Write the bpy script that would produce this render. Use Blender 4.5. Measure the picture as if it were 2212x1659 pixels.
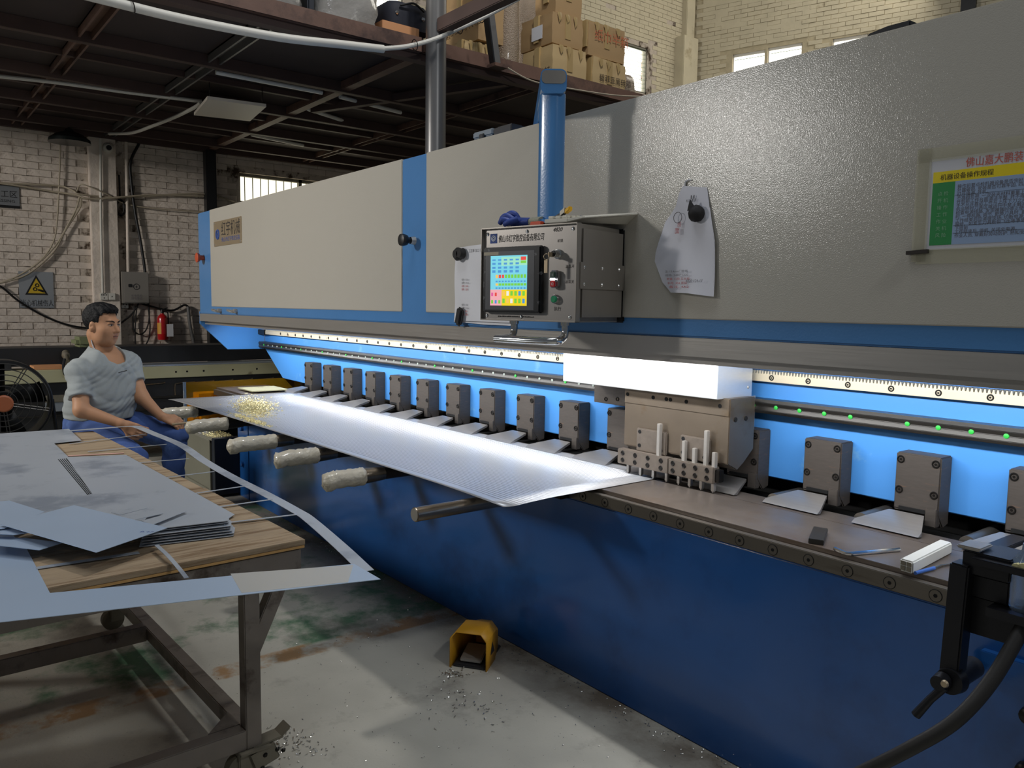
import bpy, bmesh, math, random
import numpy as np
from mathutils import Matrix, Vector
for o in list(bpy.data.objects): bpy.data.objects.remove(o, do_unlink=True)
random.seed(7); rng = np.random.default_rng(7)
SC = bpy.context.scene; COL = SC.collection
PI = math.pi
# ------------------------------------------------------------------ camera
IW, IH, FPX = 2212.0, 1659.0, 1725.0
YAW, PITCH, ROLL = 0.90126412, -0.09648766, 0.01447095
CAM = Vector((0, 0, 1.5))
def cam_matrix():
    cy, sy, cp, sp = math.cos(YAW), math.sin(YAW), math.cos(PITCH), math.sin(PITCH)
    fwd = Vector((-sy*cp, cy*cp, sp)); right = Vector((cy, sy, 0)); up = right.cross(fwd)
    r2 = math.cos(ROLL)*right + math.sin(ROLL)*up
    u2 = -math.sin(ROLL)*right + math.cos(ROLL)*up
    return Matrix((r2, u2, -fwd)).transposed()
CM = cam_matrix()
def P(px, py, x=None, y=None, z=None):
    """a pixel of the photograph -> the point where its ray meets the given plane"""
    d = CM @ Vector((px - IW/2, -(py - IH/2), -FPX))
    if x is not None: t = (x - CAM.x)/d.x
    elif y is not None: t = (y - CAM.y)/d.y
    else: t = (z - CAM.z)/d.z
    return CAM + d*t
cd = bpy.data.cameras.new('camera'); cam = bpy.data.objects.new('camera', cd); COL.objects.link(cam)
cd.sensor_fit = 'HORIZONTAL'; cd.sensor_width = 36.0; cd.lens = 36.0*FPX/IW; cd.clip_start = 0.02; cd.clip_end = 200
cam.matrix_world = Matrix.Translation(CAM) @ CM.to_4x4()
SC.camera = cam
# ------------------------------------------------------------------ world, lamps, exposure
w = bpy.data.worlds.new('world'); SC.world = w; w.use_nodes = True
w.node_tree.nodes['Background'].inputs[0].default_value = (0.80, 0.88, 1.0, 1)
w.node_tree.nodes['Background'].inputs[1].default_value = 0.09
SC.view_settings.view_transform = 'Standard'; SC.view_settings.look = 'None'
SC.view_settings.gamma = 1.0; SC.view_settings.use_curve_mapping = False
SC.view_settings.exposure = 0.0
def lamp(name, kind, loc, energy, color=(1, 1, 1), size=0.2, size_y=None, target=None, spread=None):
    l = bpy.data.lights.new(name, kind); l.energy = energy; l.color = color
    if kind == 'AREA':
        l.shape = 'RECTANGLE'; l.size = size; l.size_y = size_y or size
        if spread: l.spread = spread
    else: l.shadow_soft_size = size
    o = bpy.data.objects.new(name, l); COL.objects.link(o); o.location = loc
    if target is not None:
        o.rotation_euler = (Vector(target) - Vector(loc)).to_track_quat('-Z', 'Y').to_euler()
    return o
fl_ = lamp('bay_lamp_front', 'SPOT', (-6.5, -4.5, 3.75), 1150, (1.0, 0.965, 0.91), 0.4, target=(-6.6, 2.0, 2.0)); fl_.data.spot_size = math.radians(86); fl_.data.spot_blend = 0.95      # reflector hall lamp on the left, in front of the hood
lamp('bay_lamp_high', 'POINT', (-2.6, 3.15, 6.8), 360, (1.0, 0.98, 0.95), 0.16)         # hall lamp above the machine
lamp('bay_lamp_aisle', 'POINT', (1.9, 1.75, 4.6), 170, (0.95, 0.98, 1.0), 0.14)           # hall lamp further along the aisle
lamp('roof_light', 'AREA', (-2.4, 0.5, 6.8), 85, (0.88, 0.94, 1.0), 2.2, 3.6, target=(-2.4, 0.501, 0.0))   # skylight over the aisle
lamp('hood_led', 'AREA', (-3.3, 2.30, 1.335), 52, (0.95, 0.97, 1.0), 7.2, 0.03, target=(-3.3, 2.62, 0.95))  # LED strip under the hood lip
gq = P(1630, 285, y=2.184); gd = (gq-CAM).normalized(); gd.y = -gd.y
lamp('bay_lamp_far', 'POINT', gq + gd*11.0, 170, (1.0, 0.98, 0.96), 0.14)               # further hall lamp, seen mirrored in the hood paint
lamp('hall_window_light', 'AREA', (-5.0, 11.0, 7.5), 140, (1.0, 0.95, 0.84), 6.0, 2.0, target=(-8.5, 8.0, 5.0))

# ------------------------------------------------------------------ materials
MATS = {}
def S(r, g, b):
    """display colour 0..255 -> linear"""
    f = lambda v: (v/255/12.92) if v/255 <= 0.04045 else ((v/255+0.055)/1.055)**2.4
    return (f(r), f(g), f(b))
def mat(name, col, rough=0.5, metal=0.0, var=0.0, vscale=6.0, bump=0.0, bscale=60.0, col2=None, c2scale=2.0, c2lo=0.5, c2hi=0.62,
        stretch=None, emit=None, estr=0.0, trans=0.0, alpha=1.0, coat=0.0, ior=1.45, rvar=0.0, spec=None):
    m = bpy.data.materials.new(name); m.use_nodes = True; MATS[name] = m
    nt = m.node_tree; N = nt.nodes; L = nt.links; b = N['Principled BSDF']
    b.inputs['Base Color'].default_value = (*col, 1); b.inputs['Roughness'].default_value = rough; b.inputs['Metallic'].default_value = metal
    b.inputs['IOR'].default_value = ior
    if spec is not None: b.inputs['Specular IOR Level'].default_value = spec
    if trans: b.inputs['Transmission Weight'].default_value = trans
    if alpha < 1: b.inputs['Alpha'].default_value = alpha
    if coat: b.inputs['Coat Weight'].default_value = coat; b.inputs['Coat Roughness'].default_value = 0.08
    if emit: b.inputs['Emission Color'].default_value = (*emit, 1); b.inputs['Emission Strength'].default_value = estr
    if var or bump or col2 or rvar:
        tc = N.new('ShaderNodeTexCoord'); mp = N.new('ShaderNodeMapping'); L.new(tc.outputs['Object'], mp.inputs['Vector'])
        if stretch: mp.inputs['Scale'].default_value = stretch
    cur = None
    if var:
        n = N.new('ShaderNodeTexNoise'); n.inputs['Scale'].default_value = vscale; n.inputs['Detail'].default_value = 6
        L.new(mp.outputs[0], n.inputs['Vector'])
        mx = N.new('ShaderNodeMix'); mx.data_type = 'RGBA'
        mx.inputs['A'].default_value = (*[c*(1-var) for c in col], 1); mx.inputs['B'].default_value = (*[min(1, c*(1+var)) for c in col], 1)
        L.new(n.outputs['Fac'], mx.inputs['Factor']); cur = mx.outputs['Result']
    if col2:
        n = N.new('ShaderNodeTexNoise'); n.inputs['Scale'].default_value = c2scale; n.inputs['Detail'].default_value = 8; n.inputs['Roughness'].default_value = 0.65
        L.new(mp.outputs[0], n.inputs['Vector'])
        r = N.new('ShaderNodeMapRange'); r.inputs['From Min'].default_value = c2lo; r.inputs['From Max'].default_value = c2hi
        L.new(n.outputs['Fac'], r.inputs['Value'])
        mx = N.new('ShaderNodeMix'); mx.data_type = 'RGBA'; mx.inputs['A'].default_value = (*col, 1); mx.inputs['B'].default_value = (*col2, 1)
        if cur: L.new(cur, mx.inputs['A'])
        L.new(r.outputs['Result'], mx.inputs['Factor']); cur = mx.outputs['Result']
    if cur: L.new(cur, b.inputs['Base Color'])
    if rvar:
        n = N.new('ShaderNodeTexNoise'); n.inputs['Scale'].default_value = vscale*0.7; n.inputs['Detail'].default_value = 5
        L.new(mp.outputs[0], n.inputs['Vector'])
        r = N.new('ShaderNodeMapRange'); r.inputs['To Min'].default_value = max(0.02, rough-rvar); r.inputs['To Max'].default_value = min(1, rough+rvar)
        r.inputs['From Min'].default_value = 0.3; r.inputs['From Max'].default_value = 0.7
        L.new(n.outputs['Fac'], r.inputs['Value']); L.new(r.outputs['Result'], b.inputs['Roughness'])
    if bump:
        n = N.new('ShaderNodeTexNoise'); n.inputs['Scale'].default_value = bscale; n.inputs['Detail'].default_value = 3
        L.new(mp.outputs[0], n.inputs['Vector'])
        bp = N.new('ShaderNodeBump'); bp.inputs['Strength'].default_value = bump; bp.inputs['Distance'].default_value = 0.01
        L.new(n.outputs['Fac'], bp.inputs['Height']); L.new(bp.outputs[0], b.inputs['Normal'])
    return m
M = MATS
# ------------------------------------------------------------------ mesh helpers
class MB:
    """collects shapes; build() links them as ONE mesh object"""
    def __init__(s): s.v = []; s.f = []
    def add(s, vs, fs):
        n = len(s.v); s.v += [tuple(v) for v in vs]; s.f += [tuple(i+n for i in f) for f in fs]; return s
    def box(s, x0, x1, y0, y1, z0, z1):
        vs = [(x, y, z) for z in (z0, z1) for y in (y0, y1) for x in (x0, x1)]
        return s.add(vs, [(0, 2, 3, 1), (4, 5, 7, 6), (0, 1, 5, 4), (2, 6, 7, 3), (0, 4, 6, 2), (1, 3, 7, 5)])
    def obox(s, c, ax, ay, az):
        c = Vector(c); ax, ay, az = Vector(ax), Vector(ay), Vector(az)
        vs = [c + ax*i + ay*j + az*k for k in (-1, 1) for j in (-1, 1) for i in (-1, 1)]
        return s.add(vs, [(0, 2, 3, 1), (4, 5, 7, 6), (0, 1, 5, 4), (2, 6, 7, 3), (0, 4, 6, 2), (1, 3, 7, 5)])
    def beam(s, p0, p1, w, h, up=(0, 0, 1)):
        p0, p1 = Vector(p0), Vector(p1); d = (p1-p0).normalized(); side = d.cross(Vector(up)).normalized(); u = side.cross(d)
        return s.obox((p0+p1)/2, (p1-p0)/2, side*w/2, u*h/2)
    def prism(s, poly, a, b, axis='x'):
        """2-D outline extruded along an axis between a and b; outline in the two other axes in order"""
        def mk(t, q):
            return {'x': (t, q[0], q[1]), 'y': (q[0], t, q[1]), 'z': (q[0], q[1], t)}[axis]
        n = len(poly); vs = [mk(a, q) for q in poly] + [mk(b, q) for q in poly]
        fs = [tuple(range(n))[::-1], tuple(range(n, 2*n))] + [(i, (i+1) % n, n+(i+1) % n, n+i) for i in range(n)]
        return s.add(vs, fs)
    def loft(s, rings, cap=True, closed=True):
        n = len(rings[0]); vs = [v for r in rings for v in r]; fs = []
        for k in range(len(rings)-1):
            for i in range(n if closed else n-1):
                j = (i+1) % n; fs.append((k*n+i, k*n+j, (k+1)*n+j, (k+1)*n+i))
        if cap and closed: fs += [tuple(range(n))[::-1], tuple(range((len(rings)-1)*n, len(rings)*n))]
        return s.add(vs, fs)
    def cyl(s, p0, p1, r, n=16, r1=None):
        return s.lathe(p0, p1, [(0, r), (1, r if r1 is None else r1)], n)
    def lathe(s, p0, p1, prof, n=24):
        """profile of (t along axis 0..1, radius)"""
        p0, p1 = Vector(p0), Vector(p1); d = (p1-p0); u = d.normalized()
        a = u.cross(Vector((0, 0, 1)) if abs(u.z) < 0.9 else Vector((1, 0, 0))).normalized(); b = u.cross(a)
        rings = [[p0 + d*t + (a*math.cos(2*PI*i/n) + b*math.sin(2*PI*i/n))*max(r, 1e-5) for i in range(n)] for t, r in prof]
        return s.loft(rings)
    def tube(s, pts, r, n=8, cap=True):
        pts = [Vector(p) for p in pts]; rings = []; prev = None
        for i, p in enumerate(pts):
            d = (pts[min(i+1, len(pts)-1)] - pts[max(i-1, 0)]).normalized()
            if prev is None: prev = d.cross(Vector((0, 0, 1)) if abs(d.z) < 0.9 else Vector((1, 0, 0))).normalized()
            prev = (prev - d*prev.dot(d)).normalized(); b = d.cross(prev)
            rr = r[i] if isinstance(r, (list, tuple)) else r
            rings.append([p + (prev*math.cos(2*PI*k/n) + b*math.sin(2*PI*k/n))*rr for k in range(n)])
        return s.loft(rings, cap)
    def torus(s, c, axis, R, r, n=24, m=8):
        c = Vector(c); u = Vector(axis).normalized(); a = u.cross(Vector((0, 0, 1)) if abs(u.z) < 0.9 else Vector((1, 0, 0))).normalized(); b = u.cross(a)
        k0 = len(s.v); vs = []; fs = []
        for i in range(n):
            t = 2*PI*i/n; d = a*math.cos(t) + b*math.sin(t)
            for j in range(m):
                q = 2*PI*j/m; vs.append(c + d*(R + r*math.cos(q)) + u*r*math.sin(q))
        for i in range(n):
            for j in range(m):
                fs.append((i*m+j, ((i+1) % n)*m+j, ((i+1) % n)*m+(j+1) % m, i*m+(j+1) % m))
        return s.add(vs, fs)
    def grid(s, fn, nu, nv):
        vs = [fn(i/nu, j/nv) for j in range(nv+1) for i in range(nu+1)]
        return s.add(vs, [(j*(nu+1)+i, j*(nu+1)+i+1, (j+1)*(nu+1)+i+1, (j+1)*(nu+1)+i) for j in range(nv) for i in range(nu)])
    def mesh(s, name, bevel=0.0, smooth=None, seg=2):
        me = bpy.data.meshes.new(name); me.from_pydata(s.v, [], s.f)
        bm = bmesh.new(); bm.from_mesh(me); bmesh.ops.recalc_face_normals(bm, faces=bm.faces)
        if bevel:
            es = [e for e in bm.edges if len(e.link_faces) == 2 and e.calc_face_angle(0) > 0.5]
            bmesh.ops.bevel(bm, geom=es, offset=bevel, segments=seg, affect='EDGES', clamp_overlap=True)
        bm.to_mesh(me); bm.free()
        if smooth is None: smooth = 35
        if smooth:
            me.polygons.foreach_set('use_smooth', [True]*len(me.polygons)); me.set_sharp_from_angle(angle=math.radians(smooth))
        return me
    def build(s, name, material, parent=None, bevel=0.0, smooth=None, seg=2, solid=0.0):
        o = bpy.data.objects.new(name, s.mesh(name, bevel, smooth, seg)); COL.objects.link(o)
        put(o, material, parent)
        if solid:
            md = o.modifiers.new('solid', 'SOLIDIFY'); md.thickness = solid; md.offset = 0
        return o
def put(o, material=None, parent=None):
    if material is not None: o.data.materials.append(M[material] if isinstance(material, str) else material)
    if parent is not None:
        o.parent = parent; o.matrix_parent_inverse = WM(parent).inverted()
def WM(o):
    m = o.matrix_basis.copy()
    return (WM(o.parent) @ o.matrix_parent_inverse @ m) if o.parent else m
def tag(o, label=None, cat=None, group=None, kind=None):
    if label: o['label'] = label
    if cat: o['category'] = cat
    if group: o['group'] = group
    if kind: o['kind'] = kind
    return o
def thing(name, loc, label, cat=None, group=None, kind=None, rz=0.0):
    o = bpy.data.objects.new(name, None); COL.objects.link(o); o.location = loc; o.rotation_euler = (0, 0, rz); o.empty_display_size = 0.1
    return tag(o, label, cat, group, kind)
def share(name, mesh, parent=None, mw=None, label=None):
    """another object on existing mesh data"""
    o = bpy.data.objects.new(name, mesh); COL.objects.link(o)
    if mw is not None: o.matrix_basis = mw
    if parent is not None:
        o.parent = parent; o.matrix_parent_inverse = WM(parent).inverted()
    if label: o['label'] = label
    return o
def spline(pts, n=8):
    """Catmull-Rom through points"""
    p = [Vector(q) for q in pts]; p = [p[0]*2-p[1]] + p + [p[-1]*2-p[-2]]; out = []
    for i in range(1, len(p)-2):
        for k in range(n):
            t = k/n
            out.append(0.5*((2*p[i]) + (p[i+1]-p[i-1])*t + (2*p[i-1]-5*p[i]+4*p[i+1]-p[i+2])*t*t + (3*p[i]-p[i-1]-3*p[i+1]+p[i+2])*t**3))
    out.append(p[-2]); return out
def frame(o, ex, ey):
    """4x4 from origin, x axis, y axis (z = their cross product)"""
    ex = Vector(ex).normalized(); ez = ex.cross(Vector(ey)).normalized(); ey = ez.cross(ex)
    m = Matrix((ex, ey, ez)).transposed().to_4x4(); m.translation = Vector(o); return m
FACE_FRONT = lambda o: frame(o, (1, 0, 0), (0, 0, 1))        # a sheet on a plane facing -Y
FACE_EAST = lambda o: frame(o, (0, 1, 0), (0, 0, 1))         # a sheet on a plane facing +X
def text(name, s, size, mw, material, parent=None, width=None, align='LEFT', shear=0.0, off=0.0):
    """lettering as a flat mesh; mw gives its place, x along the line, y up"""
    c = bpy.data.curves.new(name, 'FONT'); c.body = s; c.size = size; c.align_x = align; c.shear = shear; c.resolution_u = 2; c.offset = off
    t = bpy.data.objects.new(name, c); COL.objects.link(t)
    dg = bpy.context.evaluated_depsgraph_get(); me = bpy.data.meshes.new_from_object(t.evaluated_get(dg)); bpy.data.objects.remove(t)
    me.materials.clear()
    if width and len(me.vertices):
        xs = [v.co.x for v in me.vertices]; k = width/max(1e-6, max(xs)-min(xs))
        for v in me.vertices: v.co.x *= k
    o = bpy.data.objects.new(name, me); COL.objects.link(o); o.matrix_basis = mw
    put(o, material); 
    if parent is not None:
        o.parent = parent; o.matrix_parent_inverse = WM(parent).inverted()
    return o
def scribble(name, lines, w, h, mw, material, parent, seed=1, word=0.05):
    """rows of small printed marks (illegible print): bars of uneven length, flat on a sheet"""
    r = random.Random(seed); mb = MB()
    for (x0, x1, y, hh) in lines:
        x = x0
        while x < x1:
            l = r.uniform(0.4, 1.4)*hh
            mb.add([(x, y, 0), (x+l, y, 0), (x+l, y+hh*r.uniform(.7, 1), 0), (x, y+hh*r.uniform(.7, 1), 0)], [(0, 1, 2, 3)])
            x += l + hh*r.uniform(0.2, 0.5)
    o = bpy.data.objects.new(name, mb.mesh(name, smooth=0)); COL.objects.link(o); o.matrix_basis = mw; put(o, material)
    if parent is not None:
        o.parent = parent; o.matrix_parent_inverse = WM(parent).inverted()
    return o
# ================================================================== materials in use
mat('concrete', S(176, 172, 160), 0.62, var=0.22, vscale=3.5, bump=0.12, bscale=90)
mat('whitewash', S(216, 203, 190), 0.85, var=0.22, vscale=7, bump=0.9, bscale=16, col2=S(120, 98, 78), c2scale=2.2, c2lo=0.60, c2hi=0.72)
mat('mortar', S(190, 178, 164), 0.95, var=0.3, vscale=12, bump=0.5, bscale=40, col2=S(70, 55, 42), c2scale=5, c2lo=0.52, c2hi=0.62)
mat('cream_plaster', S(200, 190, 164), 0.9, var=0.15, vscale=4, bump=0.45, bscale=14, col2=S(140, 124, 92), c2scale=1.6, c2lo=0.60, c2hi=0.74)
mat('cream_mortar', S(184, 172, 144), 0.95, var=0.3, vscale=9, bump=0.4, bscale=40)
mat('rust_paint', S(104, 78, 66), 0.55, var=0.25, vscale=7, bump=0.08, col2=S(70, 52, 46), c2scale=3)
mat('rust_joist', S(78, 60, 54), 0.6, var=0.3, vscale=5)
mat('dark_deck', S(60, 50, 48), 0.8, var=0.3, vscale=3)
mat('grey_steel_post', S(112, 110, 108), 0.34, metal=0.35, var=0.14, vscale=8, stretch=(4, 4, 0.3))
mat('black_post', S(30, 30, 32), 0.4)
mat('daylight', (0, 0, 0), 0.8, emit=(1.0, 0.97, 0.88), estr=5.0)
mat('daylight_warm', (0, 0, 0), 0.8, emit=(1.0, 0.94, 0.70), estr=1.5)
mat('window_metal', S(120, 116, 104), 0.6)
mat('louver', S(206, 216, 200), 0.5, trans=0.0)
mat('white_pvc', S(206, 202, 192), 0.45); mat('tube_white', S(240, 238, 230), 0.4)
# ================================================================== floor
def floor_material():
    m = M['concrete']; nt = m.node_tree; N = nt.nodes; L = nt.links; b = N['Principled BSDF']
    old = b.inputs['Base Color'].links[0].from_socket
    tc = N.new('ShaderNodeTexCoord'); sep = N.new('ShaderNodeSeparateXYZ'); L.new(tc.outputs['Object'], sep.inputs[0])
    def step(a, e0, e1):
        r = N.new('ShaderNodeMapRange'); r.inputs['From Min'].default_value = e0; r.inputs['From Max'].default_value = e1; L.new(a, r.inputs['Value']); return r.outputs['Result']
    def noise(sc, d=8):
        n = N.new('ShaderNodeTexNoise'); n.inputs['Scale'].default_value = sc; n.inputs['Detail'].default_value = d; n.inputs['Roughness'].default_value = 0.65
        L.new(tc.outputs['Object'], n.inputs['Vector']); return n.outputs['Fac']
    def mul(a, bb):
        k = N.new('ShaderNodeMath'); k.operation = 'MULTIPLY'; L.new(a, k.inputs[0])
        if isinstance(bb, float): k.inputs[1].default_value = bb
        else: L.new(bb, k.inputs[1])
        return k.outputs[0]
    def mix(fac, a, colr):
        k = N.new('ShaderNodeMix'); k.data_type = 'RGBA'; L.new(fac, k.inputs['Factor']); L.new(a, k.inputs['A']); k.inputs['B'].default_value = (*colr, 1); return k.outputs['Result']
    x = sep.outputs['X']
    green = mul(step(x, -3.20, -3.23), step(noise(1.6), 0.50, 0.40)); cur = mix(green, old, S(78, 112, 84))
    line = mul(mul(step(x, -3.24, -3.225), step(x, -3.10, -3.115)), step(noise(5.0), 0.54, 0.42)); cur = mix(mul(line, 0.8), cur, S(150, 106, 50))
    cur = mix(mul(step(noise(2.6), 0.54, 0.68), 0.55), cur, S(92, 86, 78))
    cur = mix(step(noise(70, 4), 0.67, 0.72), cur, S(90, 84, 76))
    y = sep.outputs['Y']; cur = mix(mul(mul(step(y, 1.86, 2.10), step(noise(3.2), 0.35, 0.62)), 0.85), cur, S(78, 64, 48))   # shade beside the machine foot painted into the floor as a mottled brown band
    L.new(cur, b.inputs['Base Color'])
floor_material()
tag(MB().box(-10.2, 6, -7, 14, -0.1, 0).build('floor', 'concrete'), 'grey concrete floor with worn green paint and a yellow line', kind='structure')

# ================================================================== back wall (plane x = WX) and side wall
WX = -10.0; ZTOP = 8.5
def cells(u0, u1, v0, v1, holes):
    us = sorted({u0, u1, *[h[0] for h in holes], *[h[1] for h in holes]}); vs = sorted({v0, v1, *[h[2] for h in holes], *[h[3] for h in holes]})
    for a, b in zip(us, us[1:]):
        for c, d in zip(vs, vs[1:]):
            mu, mv = (a+b)/2, (c+d)/2
            if not any(h[0] < mu < h[1] and h[2] < mv < h[3] for h in holes): yield a, b, c, d
def rect_yz(tl, br, x):
    a, b = P(*tl, x=x), P(*br, x=x); return (a.y, b.y, b.z, a.z)
W1 = (P(517, 372, x=WX).y, 5.35, 2.25, P(517, 372, x=WX).z)                # barred window behind the hood
W2 = (P(1349, 95, x=WX).y, P(1397, 180, x=WX).y, 5.28, 6.06)              # louvred window
W3 = (P(805, 10, x=WX).y, P(871, 10, x=WX).y, 5.3, 6.1)                   # louvred window by the bag
holes_b = [W1, W2, W3]
mb = MB()
for a, b, c, d in cells(-4, 12.2, 0, ZTOP, holes_b): mb.box(WX-0.2, WX, a, b, c, d)
wall_back = tag(mb.build('wall_back', 'mortar', smooth=0), 'whitewashed brick end wall of the hall', kind='structure')
BW, BH, GAP = 0.236, 0.074, 0.007
bmesh_cache = [MB().box(-0.004, 0.006+0.0018*i, -BW/2+GAP/2, BW/2-GAP/2, -BH/2+GAP/2, BH/2-GAP/2).mesh('brick', smooth=0) for i in range(4)]
for me in bmesh_cache: me.materials.append(M['whitewash'])
PIL = (P(187, 300, x=WX).y, P(245, 300, x=WX).y)
near = []; rest = MB(); rest_up = MB(); br = random.Random(3)
nz = int(ZTOP/BH)
for k in range(nz):
    z = (k+0.5)*BH; off = (k % 2)*BW/2
    for i in range(-4, 53):
        y = i*BW + off
        if y < -0.5 or y > 12.0: continue
        a, b, c, d = y-BW/2, y+BW/2, z-BH/2, z+BH/2
        if any(h[0]-0.02 < b and a < h[1]+0.02 and h[2]-0.02 < d and c < h[3]+0.02 for h in holes_b): continue
        if a < PIL[1]-0.02 and b > PIL[0]+0.02: continue
        if 3.36 < z < 4.2 and y < 5: continue            # hidden by the mezzanine
        if z < 0.7 or (z < 3.36 and y > 5.7): continue
        if br.random() < 0.02: continue                   # a brick fallen out of the skin
        if 1.0 <= y <= 4.05 and 0.95 < z < 3.33: near.append((y, z))
        else: (rest if z < 3.4 else rest_up).box(WX-0.004, WX+br.uniform(0.006, 0.012), a+GAP/2+br.uniform(-.003, .003), b-GAP/2, c+GAP/2, d-GAP/2)
near.sort(key=lambda q: abs(q[1]-2.0)+0.3*abs(q[0]-2.2))
for i, (y, z) in enumerate(near):
    if i < 298:
        share('brick', br.choice(bmesh_cache), wall_back, Matrix.Translation((WX, y+br.uniform(-.003, .003), z+br.uniform(-.002, .002))) @ Matrix.Rotation(br.uniform(-.012, .012), 4, 'X'))
    else: rest.box(WX-0.004, WX+br.uniform(0.006, 0.012), y-BW/2+GAP/2, y+BW/2-GAP/2, z-BH/2+GAP/2, z+BH/2-GAP/2)
tag(rest.build('brickwork', 'whitewash', wall_back, smooth=0), kind='stuff')
tag(rest_up.build('brickwork', 'cream_plaster', wall_back, smooth=0), kind='stuff')
# pilaster, wall-top beam
tag(MB().box(WX-0.01, WX+0.09, PIL[0], PIL[1], 0, 3.36).build('trim_1', 'whitewash', bevel=0.006), 'whitewashed flat pilaster on the end wall', kind='structure')
cp = P(1490, 100, x=WX)
tag(MB().box(WX-0.01, WX+0.22, cp.y-0.42, cp.y-0.02, 0, P(1480, 88, x=WX).z).box(WX-0.01, WX+0.12, cp.y-0.25, cp.y-0.02, 0, ZTOP).build('trim_2', 'cream_plaster', bevel=0.01), 'cream corner pier stepping back near its top', kind='structure')
# side wall, turned a little against the machine
SA = math.radians(18.0); SD = Vector((math.cos(SA), math.sin(SA), 0)); SN = Vector((SD.y, -SD.x, 0)); SO = Vector((WX, cp.y, 0))
def PS(px, py):
    d = CM @ Vector((px-IW/2, -(py-IH/2), -FPX)); t = (SO-CAM).dot(SN)/d.dot(SN); q = CAM + d*t
    return ((q-SO).dot(SD), q.z)
wins = []
for (x0, y0, x1, y1) in ((1583, 112, 1651, 160), (1659, 97, 1731, 145), (1799, 78, 1873, 125)):
    a, b = PS(x0, y0), PS(x1, y1); wins.append((a[0], b[0], b[1]-0.1, PS((x0+x1)/2, y0)[1]))
mb = MB(); SWM = frame(SO, SD, (0, 0, 1))    # local x along the wall, y up, z towards the hall (= SN)
for a, b, c, d in cells(-0.3, 16, 0, ZTOP+2, wins): mb.box(a, b, c, d, -0.2, 0)
ws = mb.build('wall_side', 'cream_mortar', smooth=0); ws.matrix_basis = SWM
tag(ws, 'cream plastered brick side wall with high windows', kind='structure')
mb = MB()
for k in range(int(4.0/BH), int((ZTOP+1.5)/BH)):
    z = (k+0.5)*BH*1.0; off = (k % 2)*BW/2
    for i in range(1, 44):
        u = i*BW + off
        if u > 9.5 or any(h[0]-0.14 < u < h[1]+0.14 and h[2]-0.05 < z < h[3]+0.05 for h in wins): continue
        if br.random() < 0.45 and (math.sin(u*1.3+z*2)+math.sin(z*3.1-u*.7)) > -0.2: 
            mb.box(u-BW/2, u+BW/2, z-BH/2, z+BH/2, -0.004, 0.013)      # plastered over: no joint to see
        else: mb.box(u-BW/2+.004, u+BW/2-.004, z-BH/2+.004, z+BH/2-.004, -0.004, br.uniform(0.006, 0.02))
o = mb.build('brickwork', 'cream_plaster', smooth=0); o.matrix_basis = SWM; o.parent = ws; o.matrix_parent_inverse = SWM.inverted(); tag(o, kind='stuff')
# windows
def window(name, label, make):
    o = thing(name, (0, 0, 0), label, kind='structure'); make(o); return o
def w1(o):
    y0, y1, z0, z1 = W1
    MB().box(WX-0.16, WX-0.15, y0, y1, z0, z1).build('pane', 'daylight_warm', o, smooth=0)
    f = MB()
    for (a, b, c, d) in ((y0, y1, z1-.035, z1), (y0, y1, z0, z0+.035), (y0, y0+.03, z0, z1), (y1-.03, y1, z0, z1), (y0+.80, y0+.84, z0, z1)): f.box(WX-.12, WX-.06, a, b, c, d)
    f.build('window_frame', 'window_metal', o)
    y = y0 + .1
    while y < y1:
        MB().cyl((WX-.1, y, z0), (WX-.1, y, z1), 0.006, 6).build('bar', 'window_metal', o); y += .102
    for z in (z0+.25, z1-.34, z1-.6): MB().box(WX-.108, WX-.096, y0, y1, z-.006, z+.006).build('bar', 'window_metal', o)
window('window_1', 'barred window glowing pale yellow above the hood end', w1)
def wl(Wn, n):
    def f(o):
        y0, y1, z0, z1 = Wn
        MB().box(WX-0.16, WX-0.15, y0, y1, z0, z1).build('pane', 'daylight', o, smooth=0)
        MB().box(WX-.1, WX-.02, y0, y1, z1-.03, z1).box(WX-.1, WX-.02, y0, y1, z0, z0+.03).box(WX-.1, WX-.02, y0, y0+.02, z0, z1).box(WX-.1, WX-.02, y1-.02, y1, z0, z1).build('window_frame', 'window_metal', o)
        for i in range(n):
            z = z1 - (i+.5)*(z1-z0)/n
            MB().obox((WX-.06, (y0+y1)/2, z), (.026, 0, -.014), (0, (y1-y0)/2-.02, 0), (.0015, 0, .0025)).build('louver_blade', 'louver', o)
    return f
window('window_2', 'small louvred window beside the stacked cartons', wl(W2, 11))
window('window_3', 'louvred window behind the dark bag on the mezzanine', wl(W3, 8))
for i, wn in enumerate(wins):
    o = thing('window_%d' % (4+i), (0, 0, 0), ['bright high side-wall window nearest the corner pier', 'bright high side-wall window between two others', 'bright high side-wall window furthest from the corner pier'][i], kind='structure')
    a, b, c, d = wn
    for nm, m_, bx in (('pane', 'daylight', [(a, b, c, d, -.09, -.08)]), ('window_frame', 'white_pvc', [(a, b, d-.05, d, -.078, -.03), (a, a+.02, c, d, -.078, -.03), (b-.02, b, c, d, -.078, -.03), (a, b, c, c+.05, -.078, -.03)]),
                       ('slat', 'louver', [(a+.03, b-.03, d-.10, d-.088, -.07, -.05)])):
        q = MB()
        for t in bx: q.box(*t)
        e = q.build(nm, m_, None, smooth=0); e.matrix_basis = SWM; e.parent = o
    # pier between the panes is wall
# dark steel upright on the side wall
q = PS(2093, 20); e = MB().box(q[0]-.1, q[0]+.1, 4, ZTOP+2, 0.0, .16).build('trim_3', 'black_post'); e.matrix_basis = SWM; tag(e, 'dark steel upright against the side wall', kind='structure')

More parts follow.
